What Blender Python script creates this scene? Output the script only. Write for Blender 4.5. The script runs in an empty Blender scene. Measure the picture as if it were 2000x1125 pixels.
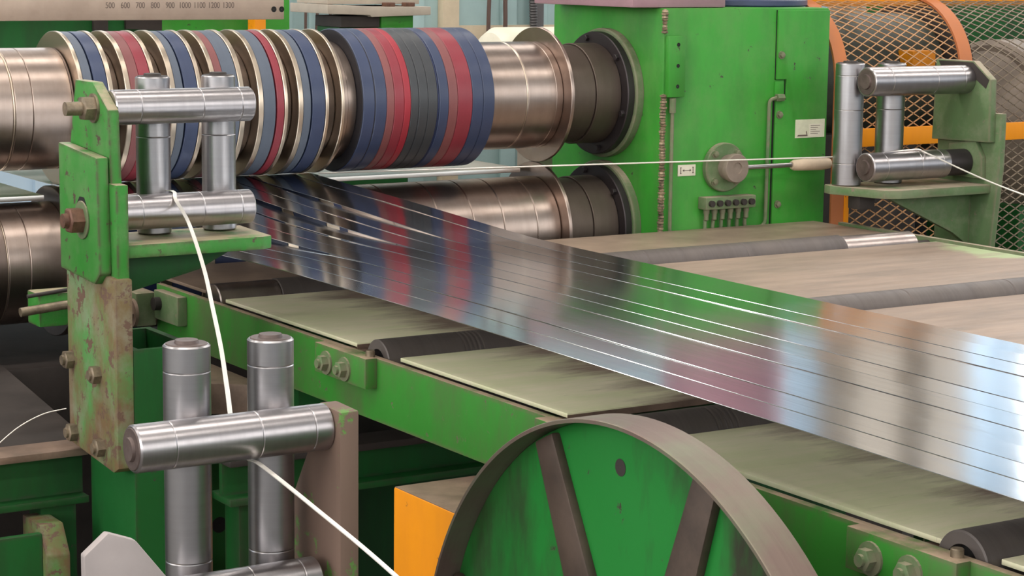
import bpy, bmesh, math, random
from mathutils import Vector, Matrix
random.seed(7)
PI = math.pi
SC = bpy.context.scene
COL = SC.collection

# ------------------------------------------------------------------ camera, world, exposure
YAW, PITCH, ROLL, FPX = math.radians(32.305), math.radians(8.835), math.radians(-0.680), 4145.0
fwd = Vector((math.sin(YAW) * math.cos(PITCH), math.cos(YAW) * math.cos(PITCH), -math.sin(PITCH)))
rgt0 = Vector((math.cos(YAW), -math.sin(YAW), 0))
dwn0 = fwd.cross(rgt0)
rgt = math.cos(ROLL) * rgt0 + math.sin(ROLL) * dwn0
dwn = -math.sin(ROLL) * rgt0 + math.cos(ROLL) * dwn0
cam_d = bpy.data.cameras.new('camera')
cam = bpy.data.objects.new('camera', cam_d)
COL.objects.link(cam)
mw = Matrix.Identity(4)
for i in range(3):
    mw[i][0], mw[i][1], mw[i][2] = rgt[i], -dwn[i], -fwd[i]
mw[0][3], mw[1][3], mw[2][3] = -2.397, -3.985, 1.650
cam.matrix_world = mw
cam_d.sensor_width = 36.0
cam_d.lens = FPX / 2000 * 36.0
cam_d.clip_start = 0.05
cam_d.clip_end = 100
SC.camera = cam

world = bpy.data.worlds.new('world')
SC.world = world
world.use_nodes = True
bgn = world.node_tree.nodes['Background']
bgn.inputs[0].default_value = (0.86, 0.93, 1.0, 1)
bgn.inputs[1].default_value = 0.8

SC.view_settings.view_transform = 'Standard'
SC.view_settings.look = 'None'
SC.view_settings.gamma = 1.0
SC.view_settings.use_curve_mapping = False
SC.view_settings.exposure = -0.05

def lamp_light(x, y, z, sx, sy, watt, col):
    d = bpy.data.lights.new('lamp_light', 'AREA')
    d.shape = 'RECTANGLE'
    d.size, d.size_y, d.energy, d.color = sx, sy, watt, col
    o = bpy.data.objects.new('lamp_light', d)
    o.location = (x, y, z)
    COL.objects.link(o)
    return o

LAMPS = [(-2.0, -5.2), (-2.0, -2.0), (-2.0, 1.2), (-2.0, 4.4), (6.0, -3.6), (6.0, 0.0), (6.0, 3.6), (-9.0, -3.6), (-9.0, 1.0)]
for lx, ly in LAMPS:
    lamp_light(lx, ly, 5.90, 6.0, 0.55, 165.0, (1.0, 0.95, 0.88))

# ------------------------------------------------------------------ helpers
def lin(r, g, b):
    f = lambda c: (c / 255) / 12.92 if c / 255 <= 0.04045 else ((c / 255 + 0.055) / 1.055) ** 2.4
    return (f(r), f(g), f(b), 1.0)

class MB:
    def __init__(self):
        self.v, self.f = [], []
    def add(self, vs, fs):
        n = len(self.v)
        self.v += [tuple(p) for p in vs]
        self.f += [[i + n for i in f] for f in fs]
        return self
    def box(self, a, b, bev=0.0):
        x0, x1 = sorted((a[0], b[0])); y0, y1 = sorted((a[1], b[1])); z0, z1 = sorted((a[2], b[2]))
        if bev > 0:
            bm = bmesh.new()
            bmesh.ops.create_cube(bm, size=1)
            for p in bm.verts:
                p.co = Vector(((x0 + x1) / 2 + p.co.x * (x1 - x0), (y0 + y1) / 2 + p.co.y * (y1 - y0), (z0 + z1) / 2 + p.co.z * (z1 - z0)))
            bmesh.ops.bevel(bm, geom=bm.edges[:], offset=bev, segments=2, affect='EDGES', profile=0.6)
            return self.bm(bm)
        vs = [(x, y, z) for z in (z0, z1) for y in (y0, y1) for x in (x0, x1)]
        return self.add(vs, [[0, 2, 3, 1], [4, 5, 7, 6], [0, 1, 5, 4], [2, 6, 7, 3], [0, 4, 6, 2], [1, 3, 7, 5]])
    def bm(self, bm):
        bm.verts.ensure_lookup_table(); bm.verts.index_update()
        self.add([p.co for p in bm.verts], [[p.index for p in f.verts] for f in bm.faces])
        bm.free()
        return self
    def prism(self, poly, axis, lo, hi, bev=0.0):
        # poly in the two remaining axes (in order x<y<z)
        def mk(p, t):
            return {'x': (t, p[0], p[1]), 'y': (p[0], t, p[1]), 'z': (p[0], p[1], t)}[axis]
        n = len(poly)
        vs = [mk(p, lo) for p in poly] + [mk(p, hi) for p in poly]
        fs = [list(range(n))[::-1], list(range(n, 2 * n))] + [[i, (i + 1) % n, n + (i + 1) % n, n + i] for i in range(n)]
        bm = bmesh.new()
        bv = [bm.verts.new(p) for p in vs]
        for f in fs:
            bm.faces.new([bv[i] for i in f])
        bmesh.ops.recalc_face_normals(bm, faces=bm.faces[:])
        if bev > 0:
            bmesh.ops.bevel(bm, geom=bm.edges[:], offset=bev, segments=2, affect='EDGES', profile=0.6)
        return self.bm(bm)
    def lathe(self, prof, c, axis='x', seg=64, closed=False):
        # prof: list of (t, r) along axis measured in world coordinate t; c: centre in the two other axes
        n0 = len(self.v)
        rings = []
        for t, r in prof:
            if r < 1e-6:
                rings.append([len(self.v)])
                self.v.append({'x': (t, c[0], c[1]), 'y': (c[0], t, c[1]), 'z': (c[0], c[1], t)}[axis])
            else:
                ids = []
                for k in range(seg):
                    a = 2 * PI * k / seg
                    p, q = c[0] + r * math.cos(a), c[1] + r * math.sin(a)
                    ids.append(len(self.v))
                    self.v.append({'x': (t, p, q), 'y': (p, t, q), 'z': (p, q, t)}[axis])
                rings.append(ids)
        pairs = list(zip(rings[:-1], rings[1:]))
        if closed:
            pairs.append((rings[-1], rings[0]))
        for A, B in pairs:
            if len(A) == 1 and len(B) == 1:
                continue
            for k in range(seg):
                j = (k + 1) % seg
                if len(A) == 1:
                    self.f.append([A[0], B[j], B[k]])
                elif len(B) == 1:
                    self.f.append([A[k], A[j], B[0]])
                else:
                    self.f.append([A[k], A[j], B[j], B[k]])
        return self
    def cyl(self, t0, t1, r, c, axis='x', seg=48, bev=0.0):
        if bev > 0:
            pr = [(t0, 0), (t0, r - bev), (t0 + bev, r), (t1 - bev, r), (t1, r - bev), (t1, 0)]
        else:
            pr = [(t0, 0), (t0, r), (t1, r), (t1, 0)]
        return self.lathe(pr, c, axis, seg)
    def ring(self, t0, t1, r, ri, c, axis='x', seg=96, bev=0.001):
        return self.lathe([(t0, ri), (t0, r - bev), (t0 + bev, r), (t1 - bev, r), (t1, r - bev), (t1, ri)], c, axis, seg, closed=True)
    def tube(self, pts, r, seg=10, flat=None):
        # swept section; flat=(half width, half thickness) keeps a ribbon whose width lies along world x
        pts = [Vector(p) for p in pts]
        n = len(pts)
        rows = []
        prev = None
        for i, p in enumerate(pts):
            t = (pts[min(i + 1, n - 1)] - pts[max(i - 1, 0)]).normalized()
            ref = Vector((1, 0, 0)) if flat == 'x' or isinstance(flat, tuple) else (prev or (Vector((0, 0, 1)) if abs(t.z) < 0.9 else Vector((1, 0, 0))))
            a = (ref - t * ref.dot(t)).normalized()
            b = t.cross(a)
            prev = a
            if isinstance(flat, tuple):
                w, h = flat
                ring = [p + a * w + b * h, p - a * w + b * h, p - a * w - b * h, p + a * w - b * h]
            else:
                ring = [p + (a * math.cos(2 * PI * k / seg) + b * math.sin(2 * PI * k / seg)) * r for k in range(seg)]
            rows.append(ring)
        m = len(rows[0])
        vs = [q for row in rows for q in row]
        fs = [[i * m + k, i * m + (k + 1) % m, (i + 1) * m + (k + 1) % m, (i + 1) * m + k] for i in range(n - 1) for k in range(m)]
        fs += [list(range(m))[::-1], [(n - 1) * m + k for k in range(m)]]
        return self.add(vs, fs)
    def hexbolt(self, c, axis, sgn, r=0.012, h=0.009, wr=0.017, wh=0.003, stub=0.0):
        ax = {'x': 0, 'y': 1, 'z': 2}[axis]
        o = [i for i in range(3) if i != ax]
        cc = (c[o[0]], c[o[1]])
        t = c[ax]
        if wh > 0:
            self.cyl(t, t + sgn * wh, wr, cc, axis, 20)
        self.lathe([(t + sgn * wh, 0), (t + sgn * wh, r), (t + sgn * (wh + h * 0.9), r), (t + sgn * (wh + h), r * 0.86), (t + sgn * (wh + h), 0)], cc, axis, 6)
        if stub > 0:
            self.cyl(t + sgn * (wh + h), t + sgn * (wh + h + stub), r * 0.55, cc, axis, 14)
        return self
    def mesh(self, name, off=(0, 0, 0), smooth=40):
        me = bpy.data.meshes.new(name)
        o = Vector(off)
        me.from_pydata([tuple(Vector(p) - o) for p in self.v], [], self.f)
        bm = bmesh.new(); bm.from_mesh(me)
        bmesh.ops.recalc_face_normals(bm, faces=bm.faces[:])
        bm.to_mesh(me); bm.free()
        if smooth:
            me.polygons.foreach_set('use_smooth', [True] * len(me.polygons))
            me.set_sharp_from_angle(angle=math.radians(smooth))
        me.update()
        return me
    def base(self):
        xs, ys, zs = zip(*self.v)
        return Vector(((min(xs) + max(xs)) / 2, (min(ys) + max(ys)) / 2, min(zs)))

W = {}
def tag(o, label=None, cat=None, group=None, kind=None):
    if label: o['label'] = label
    if cat: o['category'] = cat
    if group: o['group'] = group
    if kind: o['kind'] = kind
    return o
def thing(name, label, cat, base, group=None):
    o = bpy.data.objects.new(name, None)
    o.empty_display_size = 0.05
    COL.objects.link(o)
    o.location = base
    W[o.name] = Vector(base)
    return tag(o, label, cat, group)
def part(parent, name, mb, mat, label=None, kind=None, smooth=40):
    off = W[parent.name]
    me = mb.mesh(name, off, smooth)
    me.materials.append(mat)
    o = bpy.data.objects.new(name, me)
    COL.objects.link(o)
    o.parent = parent
    W[o.name] = off
    return tag(o, label, None, None, kind)
def inst(parent, name, me, loc):
    o = bpy.data.objects.new(name, me)
    COL.objects.link(o)
    o.parent = parent
    o.location = Vector(loc) - W[parent.name]
    W[o.name] = Vector(loc)
    return o
def single(name, label, cat, mb, mat, group=None, kind=None, smooth=40):
    b = mb.base()
    me = mb.mesh(name, b, smooth)
    me.materials.append(mat)
    o = bpy.data.objects.new(name, me)
    COL.objects.link(o)
    o.location = b
    W[o.name] = b
    return tag(o, label, cat, group, kind)
def struct(name, mb, mat, label=None):
    return single(name, label, None, mb, mat, kind='structure')

# ------------------------------------------------------------------ materials
def new_mat(name):
    m = bpy.data.materials.new(name)
    m.use_nodes = True
    nt = m.node_tree
    return m, nt, nt.nodes['Principled BSDF']
def N(nt, typ, **kw):
    n = nt.nodes.new(typ)
    for k, v in kw.items():
        setattr(n, k, v)
    return n
def noise(nt, vec, scale, detail=4, rough=0.55):
    n = N(nt, 'ShaderNodeTexNoise')
    n.inputs['Scale'].default_value = scale
    n.inputs['Detail'].default_value = detail
    n.inputs['Roughness'].default_value = rough
    nt.links.new(vec, n.inputs['Vector'])
    return n.outputs['Fac']
def ramp(nt, fac, a, b):
    n = N(nt, 'ShaderNodeMapRange')
    n.inputs['From Min'].default_value = a
    n.inputs['From Max'].default_value = b
    nt.links.new(fac, n.inputs['Value'])
    return n.outputs['Result']
def mix(nt, fac, a, b, typ='MIX'):
    n = N(nt, 'ShaderNodeMix', data_type='RGBA', blend_type=typ)
    for sock, val in ((n.inputs[0], fac), (n.inputs[6], a), (n.inputs[7], b)):
        if hasattr(val, 'is_linked'):
            nt.links.new(val, sock)
        else:
            sock.default_value = val
    return n.outputs[2]
def mth(nt, op, a, b):
    n = N(nt, 'ShaderNodeMath', operation=op)
    for sock, val in ((n.inputs[0], a), (n.inputs[1], b)):
        if hasattr(val, 'is_linked'):
            nt.links.new(val, sock)
        else:
            sock.default_value = val
    return n.outputs[0]
def coords(nt, scale=(1, 1, 1), kind='Object'):
    tc = N(nt, 'ShaderNodeTexCoord')
    mp = N(nt, 'ShaderNodeMapping')
    mp.inputs['Scale'].default_value = scale
    nt.links.new(tc.outputs[kind], mp.inputs['Vector'])
    return mp.outputs['Vector']
def bump(nt, bs, h, strength, dist=0.001):
    b = N(nt, 'ShaderNodeBump')
    b.inputs['Strength'].default_value = strength
    b.inputs['Distance'].default_value = dist
    nt.links.new(h, b.inputs['Height'])
    nt.links.new(b.outputs['Normal'], bs.inputs['Normal'])

def paint(name, base, chip=lin(92, 74, 66), chip_t=0.66, dirt=lin(60, 70, 50), dirt_amt=0.45, dirt_r=(0.42, 0.72), rough=0.42, scale=1.0, dust=None, dust_amt=0.0, edge=0.0, streak=(1, 1, 0.25), top=None):
    m, nt, bs = new_mat(name)
    v = coords(nt)
    vs = coords(nt, streak)
    d = ramp(nt, noise(nt, vs, 7 * scale, 6, 0.65), *dirt_r)
    c = mix(nt, mth(nt, 'MULTIPLY', d, dirt_amt), base, dirt)
    var = ramp(nt, noise(nt, v, 3 * scale, 3), 0.3, 0.7)
    c = mix(nt, mth(nt, 'MULTIPLY', var, 0.16), c, (base[0] * 1.5, base[1] * 1.25, base[2] * 1.5, 1))
    if dust:
        u = ramp(nt, noise(nt, v, 10 * scale, 7, 0.7), 0.45, 0.62)
        c = mix(nt, mth(nt, 'MULTIPLY', u, dust_amt), c, dust)
    ch = ramp(nt, noise(nt, v, 34 * scale, 8, 0.68), chip_t, chip_t + 0.025)
    if edge > 0:
        bv = N(nt, 'ShaderNodeBevel', samples=4)
        bv.inputs['Radius'].default_value = 0.010
        ge = N(nt, 'ShaderNodeNewGeometry')
        dp = N(nt, 'ShaderNodeVectorMath', operation='DOT_PRODUCT')
        nt.links.new(bv.outputs['Normal'], dp.inputs[0])
        nt.links.new(ge.outputs['Normal'], dp.inputs[1])
        e = ramp(nt, dp.outputs['Value'], 0.9995, 0.965)
        e = mth(nt, 'MULTIPLY', e, ramp(nt, noise(nt, v, 26, 5, 0.7), 0.40, 0.54))
        ch = mth(nt, 'MAXIMUM', ch, mth(nt, 'MULTIPLY', e, edge))
    c = mix(nt, ch, c, chip)
    if top:
        gg = N(nt, 'ShaderNodeNewGeometry')
        sp = N(nt, 'ShaderNodeSeparateXYZ')
        nt.links.new(gg.outputs['True Normal'], sp.inputs[0])
        tm = mth(nt, 'MULTIPLY', ramp(nt, sp.outputs['Z'], 0.6, 0.85), ramp(nt, noise(nt, v, 14, 5, 0.65), 0.30, 0.52))
        c = mix(nt, mth(nt, 'MULTIPLY', tm, 0.9), c, top)
    nt.links.new(c, bs.inputs['Base Color'])
    r = ramp(nt, noise(nt, v, 15, 4), -0.2, 1.2)
    nt.links.new(mth(nt, 'ADD', mth(nt, 'MULTIPLY', r, 0.25), rough - 0.1), bs.inputs['Roughness'])
    bs.inputs['Specular IOR Level'].default_value = 0.3
    h = mth(nt, 'SUBTRACT', mth(nt, 'MULTIPLY', noise(nt, v, 60, 4), 0.25), ch)
    bump(nt, bs, h, 0.35, 0.0012)
    return m

def metal(name, col, rough, axis='x', band=70, band_amt=0.12, tint=None, tint_amt=0.0, metallic=1.0, fine=0.06, grime=0.0, bmp=0.12):
    """turned or drawn metal: bands run around the given axis"""
    m, nt, bs = new_mat(name)
    k = {'x': (1, 0.02, 0.02), 'y': (0.02, 1, 0.02), 'z': (0.02, 0.02, 1)}[axis]
    vb = coords(nt, k)
    v = coords(nt)
    b = noise(nt, vb, band, 6, 0.75)
    b2 = noise(nt, vb, band * 7, 3, 0.8)
    c = mix(nt, mth(nt, 'MULTIPLY', ramp(nt, b, 0.35, 0.7), band_amt * 2), col, (col[0] * 0.55, col[1] * 0.53, col[2] * 0.52, 1))
    if tint:
        c = mix(nt, mth(nt, 'MULTIPLY', ramp(nt, noise(nt, v, 8, 5, 0.65), 0.4, 0.68), tint_amt), c, tint)
    nt.links.new(c, bs.inputs['Base Color'])
    bs.inputs['Metallic'].default_value = metallic
    r = mth(nt, 'ADD', mth(nt, 'MULTIPLY', b, band_amt), rough - band_amt * 0.5)
    r = mth(nt, 'ADD', r, mth(nt, 'MULTIPLY', b2, fine))
    if grime > 0:
        g = ramp(nt, noise(nt, v, 12, 6, 0.7), 0.4, 0.75)
        r = mth(nt, 'ADD', r, mth(nt, 'MULTIPLY', g, grime))
    nt.links.new(r, bs.inputs['Roughness'])
    if bmp > 0:
        bump(nt, bs, b2, bmp, 0.0004)
    return m

def plain(name, col, rough=0.6, metallic=0.0, var=0.2, scale=12, emit=None):
    m, nt, bs = new_mat(name)
    v = coords(nt)
    f = ramp(nt, noise(nt, v, scale, 6, 0.65), 0.3, 0.72)
    c = mix(nt, mth(nt, 'MULTIPLY', f, 1.0), (col[0] * (1 + var), col[1] * (1 + var), col[2] * (1 + var), 1), (col[0] * (1 - var * 1.6), col[1] * (1 - var * 1.6), col[2] * (1 - var * 1.6), 1))
    nt.links.new(c, bs.inputs['Base Color'])
    bs.inputs['Roughness'].default_value = rough
    bs.inputs['Metallic'].default_value = metallic
    bump(nt, bs, noise(nt, v, scale * 6, 3), 0.15, 0.001)
    if emit:
        bs.inputs['Emission Color'].default_value = col
        bs.inputs['Emission Strength'].default_value = emit
    return m

G_BASE = lin(54, 142, 46)
M = {}
M['green'] = paint('green_paint', G_BASE, chip=lin(60, 66, 46), chip_t=0.65, dirt=lin(56, 96, 44), dirt_amt=0.85, rough=0.4, dust=lin(92, 140, 72), dust_amt=0.3)
M['green_worn'] = paint('green_paint_worn', lin(42, 124, 40), chip=lin(78, 64, 54), chip_t=0.60, dirt=lin(84, 118, 74), dirt_amt=0.6, rough=0.5, dust=lin(120, 140, 100), dust_amt=0.3, edge=0.95, top=lin(158, 142, 120))
M['green_scraped'] = paint('green_paint_scraped', lin(78, 134, 72), chip=lin(100, 78, 66), chip_t=0.55, dirt=lin(112, 78, 58), dirt_amt=0.95, dirt_r=(0.40, 0.56), streak=(1, 1, 0.6), rough=0.6, dust=lin(138, 138, 122), dust_amt=0.5, edge=0.8)
M['green_rail'] = paint('green_rail', lin(52, 126, 44), chip=lin(98, 92, 72), chip_t=0.63, dirt=lin(84, 88, 62), dirt_amt=0.95, rough=0.5, edge=0.9, scale=1.3, streak=(1, 1, 0.4), top=lin(178, 152, 132))
M['green_dull'] = paint('green_dull', lin(84, 112, 72), chip=lin(120, 108, 92), chip_t=0.64, dirt=lin(92, 92, 70), dirt_amt=0.7, rough=0.6, dust=lin(150, 148, 126), dust_amt=0.3, edge=0.7, top=lin(166, 150, 132))
M['green_dark'] = paint('green_dark', lin(22, 86, 36), chip=lin(62, 58, 50), chip_t=0.66, dirt=lin(34, 46, 30), dirt_amt=0.85, rough=0.5, edge=0.6)
M['orange'] = paint('orange_paint', lin(224, 140, 8), chip=lin(96, 66, 40), chip_t=0.665, dirt=lin(176, 104, 40), dirt_amt=0.35, rough=0.5)
M['rust_orange'] = paint('rust_orange_paint', lin(184, 112, 66), chip=lin(120, 88, 74), chip_t=0.66, dirt=lin(160, 104, 76), dirt_amt=0.6, rough=0.6)
M['mesh_orange'] = plain('mesh_wire_orange', lin(184, 136, 92), 0.55, 0.0, 0.15)
M['mesh_grey'] = plain('mesh_wire_grey', lin(128, 112, 94), 0.55, 0.0, 0.2)
M['sleeve'] = metal('sleeve_steel', lin(172, 156, 147), 0.30, 'x', 40, 0.14, tint=lin(120, 100, 90), tint_amt=0.35)
M['sleeve_dark'] = metal('sleeve_dark_steel', lin(128, 113, 106), 0.36, 'x', 40, 0.16, tint=lin(90, 76, 70), tint_amt=0.5)
M['nut'] = metal('lock_nut_steel', lin(104, 92, 84), 0.5, 'x', 40, 0.12, tint=lin(78, 66, 60), tint_amt=0.5, metallic=0.8, bmp=0)
M['knife'] = metal('knife_steel', lin(206, 190, 172), 0.30, 'x', 60, 0.08, bmp=0)
M['spacer'] = metal('spacer_steel', lin(94, 84, 78), 0.38, 'x', 60, 0.14, bmp=0)
M['chrome_x'] = metal('guide_chrome_x', lin(176, 171, 173), 0.29, 'x', 38, 0.16, fine=0.05, bmp=0)
M['chrome_z'] = metal('guide_chrome_z', lin(168, 165, 167), 0.30, 'z', 30, 0.16, fine=0.05, bmp=0)
M['blackened'] = metal('blackened_steel', lin(66, 60, 62), 0.42, 'x', 50, 0.12, metallic=0.7)
M['roller_rubber'] = metal('roller_rubber', lin(92, 84, 82), 0.5, 'x', 32, 0.34, tint=lin(112, 100, 92), tint_amt=0.3, metallic=0.15)
M['roller_steel'] = metal('roller_steel', lin(172, 160, 156), 0.3, 'x', 30, 0.15, tint=lin(96, 84, 80), tint_amt=0.4)
M['bolt'] = plain('bolt_steel', lin(132, 118, 100), 0.45, 0.6, 0.3, 60)
M['bolt_rust'] = plain('bolt_rusty', lin(110, 78, 64), 0.55, 0.4, 0.3, 60)
M['brown_steel'] = plain('brown_steel', lin(134, 112, 98), 0.5, 0.3, 0.3, 14)
M['pale_edge'] = plain('bare_edge_steel', lin(200, 178, 160), 0.45, 0.4, 0.15, 40)
M['dark_steel'] = plain('dark_steel', lin(52, 45, 42), 0.68, 0.1, 0.3, 9)
M['brown_cap'] = plain('brown_cap', lin(92, 78, 74), 0.5, 0.4, 0.25, 40)
M['dark_hole'] = plain('dark_hole', lin(20, 18, 18), 0.9, 0.0, 0.1)
M['black_band'] = plain('black_rubber', lin(30, 28, 34), 0.6, 0.0, 0.1)
def rubber(n, c, r=0.42):
    return metal('rubber_' + n, c, r, 'x', 50, 0.12, metallic=0.0, tint=(c[0] * 0.6, c[1] * 0.62, c[2] * 0.66, 1), tint_amt=0.45)
M['blue'] = rubber('blue', lin(54, 64, 92), 0.38)
M['blue_grey'] = rubber('blue_grey', lin(84, 92, 106), 0.45)
M['blue_dark'] = rubber('blue_dark', lin(38, 48, 84))
M['red'] = rubber('red', lin(136, 46, 58), 0.38)
M['red_dull'] = rubber('red_dull', lin(126, 72, 72))
M['red_bright'] = rubber('red_bright', lin(154, 38, 52))
M['grey_rubber'] = rubber('grey', lin(58, 60, 64), 0.4)
M['trim'] = metal('scrap_trim_steel', lin(246, 240, 232), 0.34, 'y', 30, 0.1, metallic=0.6, bmp=0)
M['sheet'] = metal('sheet_steel', lin(225, 222, 218), 0.3, 'y', 30, 0.1)
M['cream'] = plain('cream_paint', lin(214, 208, 190), 0.45, 0, 0.08)
M['pale_blue'] = plain('pale_blue_paint', lin(160, 184, 184), 0.5, 0, 0.08, 5)
M['beige'] = plain('beige_paint', lin(196, 178, 152), 0.6, 0, 0.1)
M['stone_grey'] = plain('stone_grey_paint', lin(172, 160, 146), 0.55, 0, 0.1)
M['cable'] = plain('cable_brown', lin(84, 62, 54), 0.5, 0, 0.1)
M['conduit'] = plain('conduit_grey', lin(96, 92, 92), 0.45, 0.4, 0.1)
M['rule'] = metal('rule_steel', lin(186, 166, 150), 0.42, 'z', 25, 0.1, tint=lin(150, 130, 116), tint_amt=0.5, metallic=0.6)
M['ink'] = plain('engraved_ink', lin(104, 90, 82), 0.6, 0, 0.05)
M['mauve'] = plain('mauve_steel', lin(156, 122, 130), 0.45, 0.2, 0.1)
M['plum'] = plain('plum_paint', lin(142, 98, 110), 0.45, 0, 0.12)
M['navy'] = plain('navy_paint', lin(54, 60, 92), 0.45, 0, 0.15)
M['wood'] = plain('worn_wood', lin(206, 184, 160), 0.55, 0, 0.1, 20)
M['sticker'] = plain('sticker_paper', lin(206, 206, 180), 0.5, 0, 0.1, 30)
M['motor_grey'] = plain('motor_grey', lin(132, 118, 106), 0.55, 0.1, 0.2, 10)
M['grey_plate'] = plain('grey_plate', lin(158, 148, 146), 0.55, 0.3, 0.12, 8)
M['drum_grey'] = plain('drum_grey', lin(64, 68, 60), 0.5, 0.2, 0.3, 9)
M['concrete'] = plain('concrete', lin(92, 88, 84), 0.8, 0, 0.2, 1.5)
M['weld'] = plain('weld_bead', lin(150, 132, 108), 0.6, 0.2, 0.6, 70)

def deck_material():
    """pale green painted deck plate, worn to brown metal in the middle of the line"""
    m, nt, bs = new_mat('deck_plate_paint')
    tc = N(nt, 'ShaderNodeTexCoord')
    v = coords(nt)
    vl = coords(nt, (0.45, 2.2, 1))
    sep = N(nt, 'ShaderNodeSeparateXYZ')
    nt.links.new(tc.outputs['Object'], sep.inputs[0])
    n1 = noise(nt, vl, 6, 7, 0.7)
    edge = mth(nt, 'ADD', sep.outputs['X'], mth(nt, 'MULTIPLY', mth(nt, 'SUBTRACT', n1, 0.5), 0.34))
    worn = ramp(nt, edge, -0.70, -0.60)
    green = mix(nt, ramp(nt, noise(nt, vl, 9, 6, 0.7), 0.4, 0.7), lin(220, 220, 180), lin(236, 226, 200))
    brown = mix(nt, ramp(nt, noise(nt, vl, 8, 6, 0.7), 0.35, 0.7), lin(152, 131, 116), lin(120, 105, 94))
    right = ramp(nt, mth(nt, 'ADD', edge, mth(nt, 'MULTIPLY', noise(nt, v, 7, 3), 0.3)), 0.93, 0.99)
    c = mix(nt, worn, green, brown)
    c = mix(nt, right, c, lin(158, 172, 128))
    sc = ramp(nt, noise(nt, coords(nt, (0.3, 6, 1)), 30, 6, 0.75), 0.6, 0.72)
    c = mix(nt, mth(nt, 'MULTIPLY', sc, 0.35), c, lin(120, 96, 84))
    nt.links.new(c, bs.inputs['Base Color'])
    bs.inputs['Roughness'].default_value = 0.5
    nt.links.new(ramp(nt, n1, -0.9, 1.6), bs.inputs['Roughness'])
    bump(nt, bs, n1, 0.1, 0.002)
    return m
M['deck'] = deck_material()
M['deck_bare'] = plain('bare_deck_plate', lin(150, 130, 114), 0.45, 0.2, 0.22, 7)

def strip_material():
    m, nt, bs = new_mat('galvanised_strip')
    v = coords(nt, (1, 0.012, 1))
    v2 = coords(nt)
    a = noise(nt, v, 220, 5, 0.75)
    b = noise(nt, v2, 2.2, 4, 0.6)
    c = mix(nt, ramp(nt, a, 0.3, 0.75), lin(224, 228, 232), lin(198, 203, 210))
    nt.links.new(c, bs.inputs['Base Color'])
    bs.inputs['Metallic'].default_value = 1.0
    r = mth(nt, 'ADD', mth(nt, 'MULTIPLY', a, 0.09), 0.055)
    r = mth(nt, 'ADD', r, mth(nt, 'MULTIPLY', ramp(nt, b, 0.35, 0.75), 0.07))
    nt.links.new(r, bs.inputs['Roughness'])
    bump(nt, bs, b, 0.06, 0.01)
    return m
M['strip'] = strip_material()

# ------------------------------------------------------------------ the hall
def wall_mat(name, c, rib=None):
    m, nt, bs = new_mat(name)
    v = coords(nt)
    f = ramp(nt, noise(nt, v, 0.8, 5), 0.3, 0.7)
    nt.links.new(mix(nt, mth(nt, 'MULTIPLY', f, 0.25), c, (c[0] * 0.7, c[1] * 0.7, c[2] * 0.7, 1)), bs.inputs['Base Color'])
    bs.inputs['Roughness'].default_value = 0.7
    return m
struct('floor', MB().box((-14, -12, -0.1), (12, 10, 0)), M['concrete'], 'dark concrete factory floor')
WALL = wall_mat('wall_cladding', lin(186, 206, 222))
ROOF = wall_mat('roof_sheet', lin(120, 122, 122))
wb = MB().box((-14, 9.0, 0), (12, 9.2, 7.2))
for k in range(52):
    wb.box((-13.8 + k * 0.5, 8.955, 0), (-13.6 + k * 0.5, 9.0, 7.2))
struct('wall_back', wb, WALL, 'pale blue ribbed cladding wall behind the line')
wr = MB().box((11.0, -12, 0), (11.2, 9.0, 7.2))
for k in range(42):
    wr.box((10.955, -11.8 + k * 0.5, 0), (11.0, -11.6 + k * 0.5, 7.2))
struct('wall_right', wr, WALL, 'pale blue ribbed cladding wall beyond the guard')
rf = MB().box((-14, -12, 7.2), (11.2, 9.2, 7.3))
for k in range(8):
    rf.box((-13 + k * 3.2, -12, 6.9), (-12.8 + k * 3.2, 9.0, 7.2))
struct('ceiling', rf, ROOF, 'grey sheet roof with beams')
m_win, nt, bs = new_mat('daylight_glazing')
bs.inputs['Base Color'].default_value = (0.8, 0.85, 0.9, 1)
bs.inputs['Emission Color'].default_value = (0.93, 0.97, 1.0, 1)
bs.inputs['Emission Strength'].default_value = 4.2
M['window'] = m_win
m_w2 = m_win.copy()  # glow for the added panes on the left wall
m_w2.name = 'open_bay_glazing'
m_w2.node_tree.nodes['Principled BSDF'].inputs['Emission Color'].default_value = (1.0, 0.97, 0.92, 1)
m_w2.node_tree.nodes['Principled BSDF'].inputs['Emission Strength'].default_value = 5.0
M['window_low'] = m_w2
m_w3 = m_win.copy()  # glow for the added panes on the front wall
m_w3.name = 'front_glazing'
m_w3.node_tree.nodes['Principled BSDF'].inputs['Emission Color'].default_value = (1.0, 0.97, 0.92, 1)
m_w3.node_tree.nodes['Principled BSDF'].inputs['Emission Strength'].default_value = 2.6
M['window_front'] = m_w3
wl_ = MB().box((-14.2, -12, 0), (-14, 9.0, 1.9)).box((-14.2, -12, 6.2), (-14, 9.0, 7.2))
struct('wall_left', wl_, WALL, 'pale cladding wall with a long glazed band')
wf_ = MB().box((-14, -12.2, 0), (11.2, -12, 1.9)).box((-14, -12.2, 6.2), (11.2, -12, 7.2))
struct('wall_front', wf_, WALL, 'pale cladding wall with a long glazed band facing the line')
wi = 1
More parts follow.
